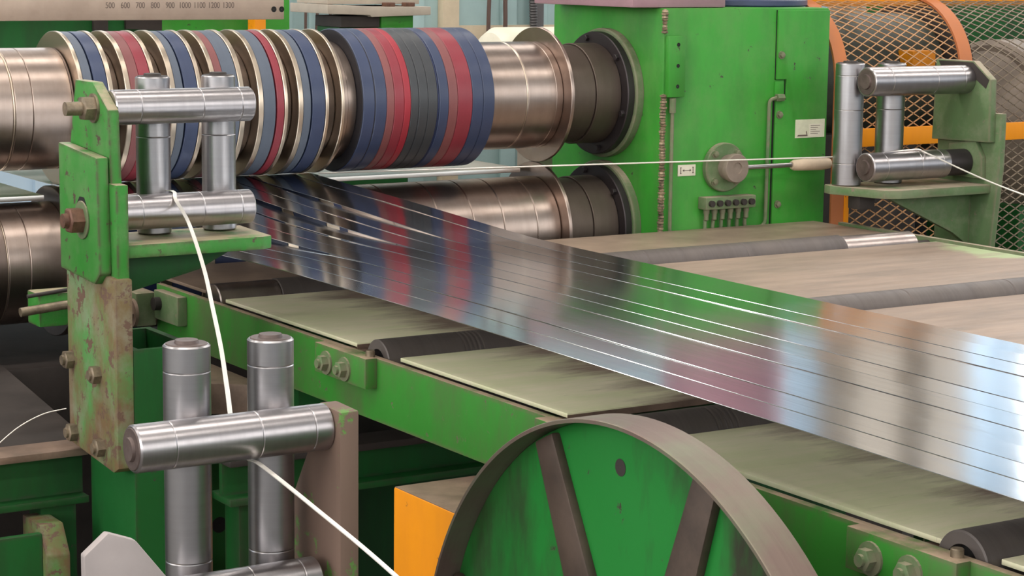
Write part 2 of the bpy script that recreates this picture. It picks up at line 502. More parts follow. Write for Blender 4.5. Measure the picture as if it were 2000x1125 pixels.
def window(x0, y0, x1, y1, z0, z1, mat='window'):
    global wi
    along_x = abs(x1 - x0) > abs(y1 - y0)
    if along_x:
        o = struct('window_%d' % wi, MB().box((x0, y0 - 0.02, z0), (x1, y0, z1)), M[mat], 'bright daylight window high in the hall wall')
        fr = MB()
        n = 4
        for k in range(n + 1):
            xx = x0 + (x1 - x0) * k / n
            fr.box((xx - 0.04, y0 - 0.06, z0), (xx + 0.04, y0 - 0.02, z1))
        for zz in (z0, z1):
            fr.box((x0, y0 - 0.06, zz - 0.04), (x1, y0 - 0.02, zz + 0.04))
    else:
        o = struct('window_%d' % wi, MB().box((x0 - 0.02, y0, z0), (x0, y1, z1)), M[mat], 'bright daylight window high in the hall wall')
        fr = MB()
        n = 4
        for k in range(n + 1):
            yy = y0 + (y1 - y0) * k / n
            fr.box((x0 - 0.06, yy - 0.04, z0), (x0 - 0.02, yy + 0.04, z1))
        for zz in (z0, z1):
            fr.box((x0 - 0.06, y0, zz - 0.04), (x0 - 0.02, y1, zz + 0.04))
    part(o, 'window_frame', fr, M['stone_grey'])
    wi += 1
window(10.95, 2.6, 10.95, 8.9, 2.2, 6.4)
window(10.95, -3.4, 10.95, 2.4, 2.6, 5.2)
window(0.2, 8.95, 4.6, 8.95, 4.4, 6.2)
for k in range(4):  # unseen left panes, added to throw low light under the strips
    window(-13.98, -11.6 + k * 5.2, -13.98, -6.8 + k * 5.2, 1.9, 6.2, 'window_low')
for k in range(4):  # unseen panes behind the camera, added as fill light from the front
    window(-13.6 + k * 6.2, -11.92, -7.8 + k * 6.2, -11.92, 1.9, 6.2, 'window_front')
for k, (cx_, cy_, w_) in enumerate(((5.6, 5.0, 0.16), (6.7, 5.6, 0.14), (9.6, 8.6, 0.2), (3.2, 8.6, 0.2), (-3.0, 8.6, 0.2))):  # unseen columns, added as dark uprights in the strip reflections
    hc = MB().box((cx_ - w_, cy_ - w_, 0), (cx_ + w_, cy_ - w_ + 0.03, 7.2)).box((cx_ - w_, cy_ + w_ - 0.03, 0), (cx_ + w_, cy_ + w_, 7.2)).box((cx_ - 0.015, cy_ - w_ + 0.03, 0), (cx_ + 0.015, cy_ + w_ - 0.03, 7.2))
    struct('trim_%d' % (k + 1), hc, M['stone_grey'], 'grey steel hall column carrying the roof')
LAMP_AT = ['nearest the front glazing above the line', 'above the exit table', 'above the arbors and entry side', 'nearest the back wall above the line', 'at the front of the right-hand row',
           'in the middle of the right-hand row', 'at the back of the right-hand row', 'at the front of the left-hand row', 'at the back of the left-hand row']
for (lx, ly), where in zip(LAMPS, LAMP_AT):
    t = thing('ceiling_lamp', 'long ceiling lamp ' + where, 'lamp', (lx, ly, 5.9), 'ceiling lamps under the roof')
    part(t, 'lamp_housing', MB().box((lx - 3.05, ly - 0.3, 5.92), (lx + 3.05, ly + 0.3, 6.02), 0.01), M['stone_grey'])
    for s in (-2.4, 2.4):
        part(t, 'hanger', MB().cyl(6.02, 6.9, 0.012, (lx + s, ly), 'z', 8), M['conduit'])

# ------------------------------------------------------------------ arbors
ZU, ZL = 1.35, 1.05
def arbor(name, label, zc):
    return thing(name, label, 'arbor', (-0.6, 0, zc - 0.15))
def ring_part(t, name, x0, x1, r, mat, zc, label=None, bev=0.0012, ri=0.07):
    return part(t, name, MB().ring(x0 + 0.0002, x1 - 0.0002, r, ri, (0, zc), 'x', 112, bev), mat, label)
ua = arbor('upper_arbor', 'upper slitter arbor stacked with steel knives and blue and red rubber rings', ZU)
part(ua, 'shaft', MB().cyl(-2.4, 0.40, 0.069, (0, ZU), 'x', 48), M['sleeve_dark'])
for x0, x1, mt in ((-2.4, -1.40, 'sleeve'), (-1.40, -1.062, 'sleeve'), (-1.062, -1.058, 'knife'), (-1.058, -1.023, 'sleeve'), (-1.023, -0.945, 'sleeve'), (-0.945, -0.9405, 'sleeve_dark')):
    ring_part(ua, 'spacer_sleeve', x0, x1, 0.118, M[mt], ZU)
groups = [
    (-0.9395, [(-0.931, -0.9125, 'blue_grey'), (-0.9095, -0.883, 'blue')], -0.873),
    (-0.849, [(-0.838, -0.817, 'red_dull'), (-0.817, -0.793, 'red')], -0.784),
    (-0.758, [(-0.746, -0.7295, 'blue_grey'), (-0.7265, -0.699, 'blue')], -0.690),
    (-0.668, [(-0.658, -0.641, 'red_dull'), (-0.641, -0.611, 'blue_grey')], -0.600),
    (-0.571, [(-0.560, -0.533, 'blue_grey'), (-0.530, -0.514, 'red')], -0.506),
    (-0.483, [(-0.472, -0.4545, 'blue_grey'), (-0.4515, -0.422, 'blue')], -0.414),
]
RL = {'blue': 'blue rubber ring', 'blue_grey': 'grey-blue rubber ring', 'red': 'red rubber ring', 'red_dull': 'dull red rubber ring', 'red_bright': 'bright red rubber ring',
      'grey_rubber': 'dark grey rubber ring', 'blue_dark': 'dark blue rubber ring', 'black_band': 'thin black gap ring'}
prev = None
for gi, (k0, rings, k1) in enumerate(groups):
    if prev is not None:
        mid = (prev + k0) / 2
        ring_part(ua, 'spacer_ring', prev, mid, 0.121, M['spacer'], ZU)
        ring_part(ua, 'spacer_ring', mid, k0, 0.117, M['spacer'], ZU)
    ring_part(ua, 'slitting_knife', k0, rings[0][0], 0.150, M['knife'], ZU, 'bright steel slitting knife')
    pe = rings[0][0]
    for a, b, mt in rings:
        if a - pe > 0.0005:
            ring_part(ua, 'gap_ring', pe, a, 0.141, M['black_band'], ZU)
        ring_part(ua, 'rubber_ring', a, b, 0.1485, M[mt], ZU, RL[mt])
        pe = b
    ring_part(ua, 'slitting_knife', pe, k1, 0.150, M['knife'], ZU, 'bright steel slitting knife')
    prev = k1
ring_part(ua, 'spacer_ring', -0.414, -0.386, 0.120, M['spacer'], ZU)
ring_part(ua, 'slitting_knife', -0.386, -0.378, 0.150, M['knife'], ZU, 'bright steel slitting knife')
ring_part(ua, 'spacer_ring', -0.378, -0.362, 0.134, M['sleeve'], ZU)
ring_part(ua, 'spacer_ring', -0.362, -0.3375, 0.124, M['sleeve'], ZU)
ring_part(ua, 'side_plate', -0.3375, -0.336, 0.148, M['black_band'], ZU)
for a, b, mt, r in ((-0.336, -0.309, 'blue', .150), (-0.309, -0.3075, 'black_band', .1485), (-0.3075, -0.281, 'blue', .150), (-0.281, -0.263, 'red_dull', .150), (-0.263, -0.240, 'red', .150),
                    (-0.240, -0.224, 'red_bright', .150), (-0.224, -0.205, 'grey_rubber', .150), (-0.205, -0.183, 'grey_rubber', .1503), (-0.183, -0.160, 'grey_rubber', .150), (-0.160, -0.156, 'blue_dark', .149),
                    (-0.156, -0.133, 'blue', .150), (-0.133, -0.111, 'red_dull', .150), (-0.111, -0.075, 'red', .150), (-0.075, -0.048, 'blue', .150), (-0.048, -0.020, 'blue', .150)):
    ring_part(ua, 'rubber_ring', a, b, r, M[mt], ZU, RL[mt], 0.0015)
for x0, x1, mt, r in ((-0.020, 0.082, 'sleeve', .118), (0.082, 0.085, 'knife', .118), (0.085, 0.158, 'sleeve', .118), (0.158, 0.176, 'sleeve', .1175)):
    ring_part(ua, 'spacer_sleeve', x0, x1, r, M[mt], ZU)
ring_part(ua, 'end_flange', 0.176, 0.185, 0.150, M['sleeve'], ZU, 'thin bright steel flange')
ring_part(ua, 'lock_nut', 0.185, 0.268, 0.109, M['nut'], ZU)
ring_part(ua, 'lock_nut', 0.268, 0.334, 0.113, M['nut'], ZU)

la = arbor('lower_arbor', 'lower slitter arbor of plain steel sleeves under the strips', ZL)
part(la, 'shaft', MB().cyl(-2.4, 0.40, 0.069, (0, ZL), 'x', 48), M['sleeve_dark'])
for x0, x1, mt in ((-2.4, -1.40, 'sleeve_dark'), (-1.40, -1.080, 'sleeve_dark'), (-1.080, -1.078, 'knife'), (-1.078, -1.035, 'sleeve'), (-1.035, -0.955, 'sleeve')):
    ring_part(la, 'spacer_sleeve', x0, x1, 0.118, M[mt], ZL)
ring_part(la, 'slitting_knife', -0.955, -0.9405, 0.1485, M['sleeve_dark'], ZL)
edges = [-0.9405]
for (k0, rings, k1) in groups:
    edges += [k0, k1]
edges = edges[1:]
cols = ['grey_rubber', 'red', 'blue_dark', 'red_dull', 'blue', 'grey_rubber', 'blue_dark', 'red', 'blue', 'grey_rubber', 'blue']
for i in range(len(edges) - 1):
    if i % 2 == 1:
        ring_part(la, 'slitting_knife', edges[i], edges[i + 1], 0.1490, M['knife'], ZL)
    else:
        ring_part(la, 'rubber_ring', edges[i], edges[i + 1], 0.1470, M[cols[i]], ZL, RL[cols[i]])
ring_part(la, 'slitting_knife', -0.414, -0.386, 0.149, M['knife'], ZL)
ring_part(la, 'spacer_ring', -0.386, -0.355, 0.125, M['blue_dark'], ZL)
for x0, x1 in ((-0.355, -0.24), (-0.24, -0.13), (-0.13, -0.045), (-0.045, 0.03), (0.03, 0.115), (0.115, 0.176)):
    ring_part(la, 'spacer_sleeve', x0, x1, 0.118, M['sleeve'], ZL, bev=0.002)
ring_part(la, 'end_flange', 0.176, 0.185, 0.150, M['sleeve'], ZL, 'thin bright steel flange')
ring_part(la, 'lock_nut', 0.185, 0.268, 0.109, M['nut'], ZL)
ring_part(la, 'lock_nut', 0.268, 0.334, 0.113, M['nut'], ZL)

# ------------------------------------------------------------------ bearing housing
hx0, hx1, hy0, hy1, hz1 = 0.372, 0.842, -0.215, 0.225, 1.546
h = thing('bearing_housing', 'bright green painted bearing housing block holding the arbor ends', 'housing', (0.6, 0, 0))
body = part(h, 'body', MB().box((hx0, hy0, 0.0), (hx1, hy1, hz1), 0.006), M['green'])
# side door on the right of the front face, with the notch
FP = hy0 - 0.006
part(h, 'door_panel', MB().prism([(0.687, 1.54), (0.687, 1.385), (0.716, 1.385), (0.716, 1.338), (0.686, 1.338), (0.684, 1.055), (0.705, 1.052), (0.705, 0.97), (0.838, 0.97), (0.838, 1.54)], 'y', FP, hy0 + 0.002, 0.0015), M['green'])
dg = MB()
for (ax, az), (bx, bz) in (((0.6865, 1.54), (0.6865, 1.386)), ((0.6865, 1.3855), (0.7155, 1.3855)), ((0.7155, 1.3855), (0.7155, 1.338)), ((0.6845, 1.338), (0.6825, 1.056)), ((0.6835, 1.055), (0.7045, 1.0525))):
    dg.box((min(ax, bx) - 0.0013, hy0 - 0.0012, min(az, bz) - 0.0013), (max(ax, bx) + 0.0013, hy0 + 0.001, max(az, bz) + 0.0013))
part(h, 'door_gap', dg, M['dark_hole'], 'dark gap around the door')
part(h, 'notch_plate', MB().box((0.684, FP + 0.001, 1.342), (0.708, hy0, 1.381), 0.001), M['green'])
bolt_me = MB().hexbolt((0, 0, 0), 'y', -1, 0.0065, 0.006, 0.009, 0.002).mesh('bolt'); bolt_me.materials.append(M['green_dull'])
for bx, bz in ((0.698, 1.440), (0.697, 1.305), (0.699, 1.10)):
    inst(h, 'bolt', bolt_me, (bx, FP, bz))
bar = part(h, 'mounting_bar', MB().box((0.376, hy0 - 0.016, 1.352), (0.421, hy0, 1.487), 0.003), M['green'])
for bz in (1.467, 1.421, 1.376):
    part(bar, 'bolt_hole', MB().lathe([(hy0 - 0.0166, 0.0045), (hy0 - 0.0166, 0.0005)], (0.400, bz), 'y', 14), M['dark_hole'])
wl = MB()
zz = 0.98
while zz < 1.352:
    wl.lathe([(zz, 0), (zz + 0.002, 0.0050 + random.random() * 0.003), (zz + 0.006, 0.0062 + random.random() * 0.003), (zz + 0.009, 0)], (hx0 + 0.001 + random.uniform(-.001, .001), hy0 - 0.001), 'z', 7)
    zz += 0.0065
part(h, 'weld_seam', wl, M['weld'], 'rough bare weld bead')
wl2 = MB()
zz = 1.49
while zz < 1.54:
    wl2.lathe([(zz, 0), (zz + 0.002, 0.0045 + random.random() * 0.003), (zz + 0.006, 0.0055 + random.random() * 0.003), (zz + 0.009, 0)], (hx0 + 0.001, hy0 - 0.001), 'z', 7)
    zz += 0.0065
part(h, 'weld_seam', wl2, M['weld'], 'rough bare weld bead')
# bearing covers with bolts
for zc, nm in ((ZU, 'upper'), (ZL, 'lower')):
    part(h, 'cover_collar', MB().ring(0.352, hx0 + 0.002, 0.146, 0.10, (0, zc), 'x', 96, 0.003), M['green_dull'])
    cv = part(h, 'bearing_cover', MB().ring(0.334, 0.353, 0.1385, 0.06, (0, zc), 'x', 96, 0.002), M['blackened'], 'black bolted bearing cover')
    bm_ = MB().hexbolt((0, 0, 0), 'x', -1, 0.0075, 0.008, 0.0, 0.0).mesh('bolt'); bm_.materials.append(M['blackened'])
    for k in range(6):
        a = 2 * PI * (k + 0.30) / 6
        inst(cv, 'bolt', bm_, (0.334, 0.1255 * math.cos(a), zc + 0.1255 * math.sin(a)))
# grease pipes and manifold
PY = hy0 - 0.010
mani = part(h, 'grease_manifold', MB().box((0.476, hy0 - 0.03, 1.100), (0.618, hy0, 1.128), 0.003), M['green_dull'])
kn = MB().cyl(0, -0.008, 0.007, (0, 0), 'y', 14).mesh('knob'); kn.materials.append(M['dark_steel'])
ft = MB().lathe([(0, 0), (0, .007), (-.010, .007), (-.010, .0055), (-.024, .0055), (-.026, .003), (-.026, 0)], (0, 0), 'z', 12).mesh('fitting'); ft.materials.append(M['green_dull'])
mx = [0.490 + 0.0225 * k for k in range(6)]
for x in mx:
    inst(mani, 'knob', kn, (x, hy0 - 0.03, 1.114))
    inst(mani, 'fitting', ft, (x, PY - 0.004, 1.100))
def bendpipe(pts, r=0.0042):
    # rounded polyline
    P = [Vector(p) for p in pts]
    out = [P[0]]
    for i in range(1, len(P) - 1):
        a, b, c = P[i - 1], P[i], P[i + 1]
        d1, d2 = (a - b), (c - b)
        q = min(0.018, d1.length * 0.45, d2.length * 0.45)
        s, e = b + d1.normalized() * q, b + d2.normalized() * q
        for k in range(6):
            u = k / 5
            out.append((1 - u) ** 2 * s + 2 * u * (1 - u) * b + u * u * e)
    out.append(P[-1])
    return MB().tube(out, r, 8)
part(h, 'grease_pipe', bendpipe([(0.392, PY, 1.345), (0.392, PY, 1.046), (mx[0], PY, 1.046), (mx[0], PY, 1.076)]), M['green_dull'])
part(h, 'grease_pipe', bendpipe([(mx[1], PY, 1.076), (mx[1] - 0.002, PY, 1.05), (mx[1] - 0.012, PY, 1.0)]), M['green_dull'])
for k in (2, 3):
    part(h, 'grease_pipe', MB().tube([(mx[k], PY, 1.076), (mx[k], PY, 1.0)], 0.0042, 8), M['green_dull'])
part(h, 'grease_pipe', bendpipe([(mx[4], PY, 1.076), (mx[4], PY, 1.04), (mx[4] + 0.03, PY, 1.03), (mx[4] + 0.04, PY, 1.0)]), M['green_dull'])
part(h, 'grease_pipe', bendpipe([(mx[5], PY, 1.076), (mx[5], PY, 1.052), (0.662, PY, 1.052), (0.664, PY, 1.34), (0.688, PY, 1.344), (0.700, PY, 1.344)]), M['green_dull'])
part(h, 'pipe_union', MB().cyl(0.684, 0.704, 0.009, (PY, 1.344), 'x', 6), M['green_dull'])
part(h, 'pipe_union', MB().cyl(1.318, 1.350, 0.0075, (0.392, PY), 'z', 8), M['green_dull'])
# boss flange, sticker, plate
bf = part(h, 'boss_flange', MB().ring(hy0 - 0.014, hy0 + 0.001, 0.055, 0.02, (0.541, 1.192), 'y', 48, 0.002), M['green_dull'])
for k in range(4):
    a = PI / 4 + k * PI / 2
    inst(bf, 'bolt', bolt_me, (0.541 + 0.044 * math.cos(a), hy0 - 0.014, 1.192 + 0.044 * math.sin(a)))
stk = part(h, 'warning_sticker', MB().box((0.745, FP - 0.0008, 1.250), (0.832, FP, 1.292)), M['sticker'], 'faded warning sticker')
part(stk, 'warning_triangle', MB().add([(0.750, FP - .0012, 1.2535), (0.782, FP - .0012, 1.2535), (0.778, FP - .0012, 1.257), (0.754, FP - .0012, 1.257)], [[0, 1, 2, 3]]).add([(0.778, FP - .0012, 1.257), (0.782, FP - .0012, 1.2535), (0.778, FP - .0012, 1.266), (0.776, FP - .0012, 1.264)], [[0, 1, 2, 3]]), M['ink'])
part(stk, 'sticker_text_block', MB().box((0.786, FP - 0.0012, 1.253), (0.826, FP - 0.0008, 1.281)), M['cream'])
tl = MB()
for k in range(5):
    tl.box((0.790, FP - 0.0015, 1.2765 - k * 0.0045), (0.818 - 0.006 * (k % 3), FP - 0.0012, 1.2775 - k * 0.0045))
part(stk, 'small_print', tl, M['ink'])
npl = part(h, 'direction_plate', MB().box((0.417, hy0 - 0.002, 1.176), (0.466, hy0, 1.201), 0.0008), M['cream'], 'small cream plate with a double arrow')
ar = MB().box((0.432, hy0 - 0.0026, 1.1878), (0.451, hy0 - 0.002, 1.1892))
ar.add([(0.429, hy0 - .0026, 1.1885), (0.434, hy0 - .0026, 1.1915), (0.434, hy0 - .0026, 1.1855)], [[0, 1, 2]])
ar.add([(0.454, hy0 - .0026, 1.1885), (0.449, hy0 - .0026, 1.1915), (0.449, hy0 - .0026, 1.1855)], [[0, 1, 2]])
for x in (0.4245, 0.4585):
    ar.box((x - 0.0008, hy0 - .0026, 1.1815), (x + 0.0008, hy0 - .002, 1.1955))
    ar.box((x - 0.002, hy0 - .0026, 1.1940), (x + 0.002, hy0 - .002, 1.1955))
    ar.box((x - 0.002, hy0 - .0026, 1.1815), (x + 0.002, hy0 - .002, 1.1830))
part(npl, 'arrow_print', ar, M['ink'])
t = thing('hand_crank', 'steel crank hub with a rod and worn wooden grip on the green housing', 'crank', (0.55, -0.25, 1.16))
part(t, 'hub', MB().lathe([(hy0 - 0.014, 0), (hy0 - 0.014, .029), (-0.244, .029), (-0.247, .0325), (-0.260, .0325), (-0.262, .031), (-0.262, .013), (-0.259, .012), (-0.259, 0)], (0.549, 1.192), 'y', 40), M['motor_grey'], 'worn round hub')
part(t, 'rod', MB().cyl(0.570, 0.715, 0.0055, (-0.252, 1.1925), 'x', 16), M['chrome_x'])
part(t, 'grip', MB().lathe([(0.712, 0), (0.712, .009), (0.72, .0125), (0.76, .014), (0.80, .0145), (0.822, .012), (0.826, 0)], (-0.252, 1.1915), 'x', 24), M['wood'], 'pale worn wooden grip')
single('drive_box', 'flat mauve steel cover box on top of the green housing', 'box', MB().box((0.30, -0.195, 1.5465), (0.555, 0.20, 1.61), 0.004), M['mauve'])
t = thing('motor_base', 'round navy motor foot standing on the green housing', 'motor base', (0.72, 0.03, 1.5465))
part(t, 'foot_flange', MB().cyl(1.5465, 1.563, 0.175, (0.735, 0.01), 'z', 64, 0.003), M['navy'])
part(t, 'motor_barrel', MB().cyl(1.563, 2.15, 0.145, (0.735, 0.01), 'z', 64, 0.003), M['plum'], 'plum coloured upright motor')

# ------------------------------------------------------------------ slit steel strips
NS, SX0, SX1 = 11, -0.935, -0.378
pitch = (SX1 - SX0) / NS
OFF = [-0.020, -0.019, -0.017, -0.008, -0.007, -0.005, 0.004, 0.005, 0.012, 0.010, 0.011]
ORD = ['first', 'second', 'third', 'fourth', 'fifth', 'sixth', 'seventh', 'eighth', 'ninth', 'tenth', 'eleventh']
for i in range(NS):
    x0, x1 = SX0 + i * pitch + 0.0007, SX0 + (i + 1) * pitch - 0.0007
    tilt = random.uniform(-0.00016, 0.00016)
    ph = random.uniform(0, 6.28)
    ys = [-0.004 - 0.88 * (k / 44) for k in range(44)] + [-0.884 - 0.12 * k for k in range(0, 36)]
    rows = []
    for y in ys:
        u = min(1.0, -y / 0.95)
        z = 1.1600 + 0.0385 * (1 - u) ** 2 + OFF[i] * math.sin(PI * u) ** 1.3 * (1 - 0.35 * u)
        z += 0.0006 * math.sin(2.1 * y + ph) * u
        drop = 0.0135 * max(0.0, (-y - 1.4) / 1.1) ** 1.3
        z -= drop * (1 - i / (NS - 1))
        tl_d = drop / (NS - 1) * 0.5
        tl_ = tilt * (0.4 + 0.6 * u) + tl_d
        rows.append([(x0, y, z - tl_), (x0 + 0.0005, y, z - tl_ + 0.0005), (x1 - 0.0005, y, z + tl_ + 0.0005), (x1, y, z + tl_), (x1 - 0.001, y, z + tl_ - 0.0006), (x0 + 0.001, y, z - tl_ - 0.0006)])
    mb = MB()
    m = 6
    vs = [p for r in rows for p in r]
    fs = [[a * m + k, a * m + (k + 1) % m, (a + 1) * m + (k + 1) % m, (a + 1) * m + k] for a in range(len(rows) - 1) for k in range(m)]
    fs += [list(range(m)), [(len(rows) - 1) * m + k for k in range(m)]]
    mb.add(vs, fs)
    if i == 0:
        lab = 'bright slit steel strip at the near edge of the bundle, beside the trim guide stand'
    elif i == NS - 1:
        lab = 'bright slit steel strip at the far edge of the bundle, beside the bare lower arbor'
    else:
        lab = 'bright slit steel strip, %s counted from the near edge of the bundle' % ORD[i]
    single('steel_strip', lab, 'strip', mb, M['strip'], 'slit steel strips running over the table', smooth=12)

# incoming material and entry plates behind the nip
single('incoming_sheet', 'wide steel sheet entering between the arbors from behind', 'sheet', MB().box((-0.945, 0.004, 1.1992), (-0.372, 3.0, 1.2008)), M['sheet'])
single('entry_plate', 'pale entry guide plate behind the rubber drum', 'plate', MB().box((-0.350, 0.03, 1.174), (0.16, 1.2, 1.184), 0.001), M['sheet'])
single('entry_plate', 'grey entry guide plate between the arbors beside the left bracket', 'plate', MB().box((-1.9, -0.03, 1.174), (-0.975, 1.2, 1.184), 0.001), M['sheet'])

# ------------------------------------------------------------------ exit roller table
ZT, RXL, RXR = 1.055, -0.905, 0.815
tb = thing('exit_table', 'green steel exit table with pale worn deck plates between rollers', 'table', (-0.04, -1.8, 0))
YE = -3.6
rail = part(tb, 'side_rail', MB().box((RXL, -0.415, 0.962), (RXL + 0.012, YE, ZT + 0.003), 0.0012), M['green_rail'], 'green near side rail')
part(rail, 'rail_flange', MB().box((RXL + 0.014, -0.415, ZT - 0.050), (RXL + 0.045, YE, ZT - 0.042)), M['dark_steel'])
rail2 = part(tb, 'side_rail', MB().box((RXR, -0.30, 0.962), (RXR + 0.014, YE, ZT + 0.006), 0.0012), M['green_dull'], 'dull green far side rail')
part(rail2, 'rail_flange', MB().box((RXR - 0.03, -0.30, ZT - 0.012), (RXR, YE, ZT - 0.004)), M['brown_steel'])
for y in (-0.78, -1.62, -2.6, -3.4):
    part(tb, 'cross_member', MB().box((RXL + 0.014, y - 0.03, 0.965), (RXR, y + 0.03, 1.03)), M['green_dark'])
for x in (-0.84, 0.75):
    for y in (-0.9, -2.9):
        part(tb, 'leg', MB().box((x - 0.04, y - 0.04, 0.0), (x + 0.04, y + 0.04, 0.965)), M['green_dark'])
ROLL_Y = [-0.595, -1.222, -1.85, -2.462, -3.08]
RR = 0.0375
ZR = ZT - 0.012
deck = [(-0.235, -0.545), (-0.640, -1.125), (-1.262, -1.712), (-1.889, -2.415), (-2.50, -2.99), (-3.12, YE)]
for k, (a, b) in enumerate(deck):
    xl = RXL + (0.045 if k < 1 else 0.034)
    xr = RXR - 0.018
    mb = MB()
    mb.prism([(xl, a), (xl + 0.0, b), (xr, b), (xr, a)], 'z', ZT - 0.003, ZT + 0.003, 0.0008)
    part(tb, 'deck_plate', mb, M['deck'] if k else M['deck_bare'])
    if k >= 1:
        part(tb, 'plate_edge', MB().box((xl, b - 0.0012, ZT - 0.0075), (xr, b + 0.0005, ZT + 0.001)), M['brown_steel'])
        part(tb, 'plate_lug', MB().prism([(RXL + 0.014, b + 0.035), (RXL + 0.014, b - 0.025), (RXL + 0.05, b - 0.012), (RXL + 0.05, b + 0.02)], 'z', ZT - 0.016, ZT - 0.006, 0.001), M['brown_steel'])
        part(tb, 'under_angle', MB().box((xl + 0.01, b + 0.002, ZT - 0.030), (xr, b - 0.010, ZT - 0.022), 0.001), M['green_rail'])
# bolted roller bearing blocks on the near rail
hb = MB().hexbolt((0, 0, 0), 'x', -1, 0.0125, 0.011, 0.0185, 0.003, 0.004).mesh('bolt'); hb.materials.append(M['green_dull'])
for k, y in enumerate(ROLL_Y):
    if k == 0:
        bl = part(tb, 'bearing_block', MB().box((RXL - 0.018, -0.445, 1.0), (RXL, -0.552, 1.052), 0.002), M['green_dull'])
        part(bl, 'bearing_boss', MB().cyl(RXL - 0.018, RXL - 0.030, 0.012, (-0.470, 1.030), 'x', 16), M['dark_steel'])
        part(bl, 'adjuster_screw', MB().cyl(-0.445, -0.400, 0.005, (RXL - 0.012, 1.035), 'y', 10), M['bolt'])
        continue
    bl = part(tb, 'bearing_block', MB().box((RXL - 0.020, y + 0.135, ZT - 0.042), (RXL, y - 0.030, ZT + 0.004), 0.0015), M['green_rail'])
    for dy in (0.095, 0.035):
        inst(bl, 'bolt', hb, (RXL - 0.020, y + dy, ZT - 0.022))
    part(bl, 'cap_screw', MB().cyl(ZT + 0.003, ZT + 0.013, 0.007, (RXL - 0.002, y - 0.012), 'z', 14, 0.001), M['bolt'])
RLAB = ['dark table roller with bare steel ends, nearest the slitter arbors', 'dark rubber table roller behind the bolted block on the near rail', 'dark rubber table roller ending behind the big green wheel',
        'hollow dark table roller by the lowest deck plate', 'dark table roller farthest down the line']
for k, y in enumerate(ROLL_Y):
    t = thing('conveyor_roller', RLAB[k], 'roller', (-0.04, y, ZR - RR), 'rollers of the exit table')
    xa = RXL + 0.017 if k else RXL + 0.030
    xb = RXR - 0.035
    if k == 0:
        part(t, 'steel_end', MB().cyl(xa, -0.755, RR - 0.0015, (y, ZR), 'x', 48, 0.002), M['roller_steel'], 'bare steel roller end')
        part(t, 'steel_end', MB().cyl(0.560, xb - 0.02, RR - 0.003, (y, ZR), 'x', 48, 0.002), M['roller_steel'], 'bare steel roller end')
        part(t, 'axle', MB().cyl(RXL + 0.012, RXR, 0.012, (y, ZR), 'x', 20), M['dark_steel'])
        xs, xe = -0.755, 0.560
        prof = [(xs, 0), (xs, RR - 0.002)]
        body_cap = [(xe, RR - 0.002), (xe, 0)]
    else:
        part(t, 'axle', MB().cyl(RXL + 0.012, RXR, 0.010, (y, ZR), 'x', 20), M['dark_steel'])
        part(t, 'end_cap', MB().ring(xa + 0.014, xa + 0.02, RR * 0.6, 0.010, (y, ZR), 'x', 32), M['dark_hole'])
        xs, xe = xa, xb
        prof = [(xs + 0.02, 0.02), (xs + 0.02, RR * 0.58), (xs, RR * 0.62), (xs, RR - 0.002)]
        body_cap = [(xe, RR - 0.002), (xe, RR * 0.62), (xe - 0.02, RR * 0.58), (xe - 0.02, 0.02)]
    x = xs + 0.0015
    rnd = random.Random(40 + k)
    prof.append((x, RR))
    groove = [xs + 0.135 + 0.008 * q for q in range(5)] + [xs + 0.30 + 0.25 * q for q in range(5)]
    for g in groove:
        if g < xe - 0.02:
            d = rnd.uniform(0.0005, 0.0013)
            prof += [(g - 0.003, RR), (g - 0.001, RR - d), (g + 0.001, RR - d), (g + 0.003, RR)]
    prof += [(xe - 0.0015, RR)] + body_cap
    part(t, 'roller_sleeve', MB().lathe(prof, (y, ZR), 'x', 64), M['roller_rubber'], 'dark grooved rubber sleeve', smooth=14)

# ------------------------------------------------------------------ left trim guide stand
GY = -0.866
def guide_roller(t, axis, t0, t1, r, c, cap_end, mat, capmat='dark_steel', name='guide_roller'):
    """polished roller with a dark recessed cap at one end"""
    s = 1 if t1 > t0 else -1
    L = abs(t1 - t0)
    pr = [(t0, 0), (t0, r - 0.002), (t0 + s * 0.002, r)]
    for u in (0.18, 0.62, 0.90):
        q = t0 + s * L * u
        pr += [(q - s * 0.0012, r), (q, r - 0.0006), (q + s * 0.0012, r)]
    pr += [(t1 - s * 0.002, r), (t1, r - 0.002), (t1, 0)]
    o = part(t, name, MB().lathe(pr, c, axis, 64), mat, 'polished steel guide roller', smooth=14)
    for e in cap_end:
        q, sg = (t0, -s) if e == 0 else (t1, s)
        part(o, 'end_cap', MB().lathe([(q, r - 0.003), (q + sg * 0.0012, r - 0.004), (q + sg * 0.0012, r * 0.52), (q + sg * 0.005, r * 0.48), (q + sg * 0.005, r * 0.25), (q + sg * 0.0042, 0)], c, axis, 32), M[capmat], 'dark axle cap')
    return o
g = thing('trim_guide_stand', 'chipped green post with four polished rollers guiding the scrap trim, left of the strips', 'guide stand', (-1.15, -0.85, 0))
part(g, 'roller_plate', MB().prism([(-0.765, 1.452), (-0.838, 1.452), (-0.902, 1.412), (-0.910, 1.285), (-0.72, 1.285)], 'x', -1.184, -1.166, 0.002), M['green_worn'], 'chipped green upper plate')
part(g, 'lower_plate', MB().prism([(-0.742, 1.352), (-0.905, 1.340), (-0.912, 1.160), (-0.890, 1.142), (-0.742, 1.150)], 'x', -1.206, -1.186, 0.003), M['green_worn'], 'thick green plate with a slotted hole')
part(g, 'edge_plate', MB().box((-1.186, -0.935, 1.142), (-1.166, -0.90, 1.30), 0.003), M['green_worn'])
part(g, 'post_plate', MB().prism([(-0.735, 1.165), (-0.945, 1.155), (-0.945, 0.858), (-0.925, 0.848), (-0.735, 0.862)], 'x', -1.194, -1.166, 0.003), M['green_scraped'], 'scraped rusty lower post plate')
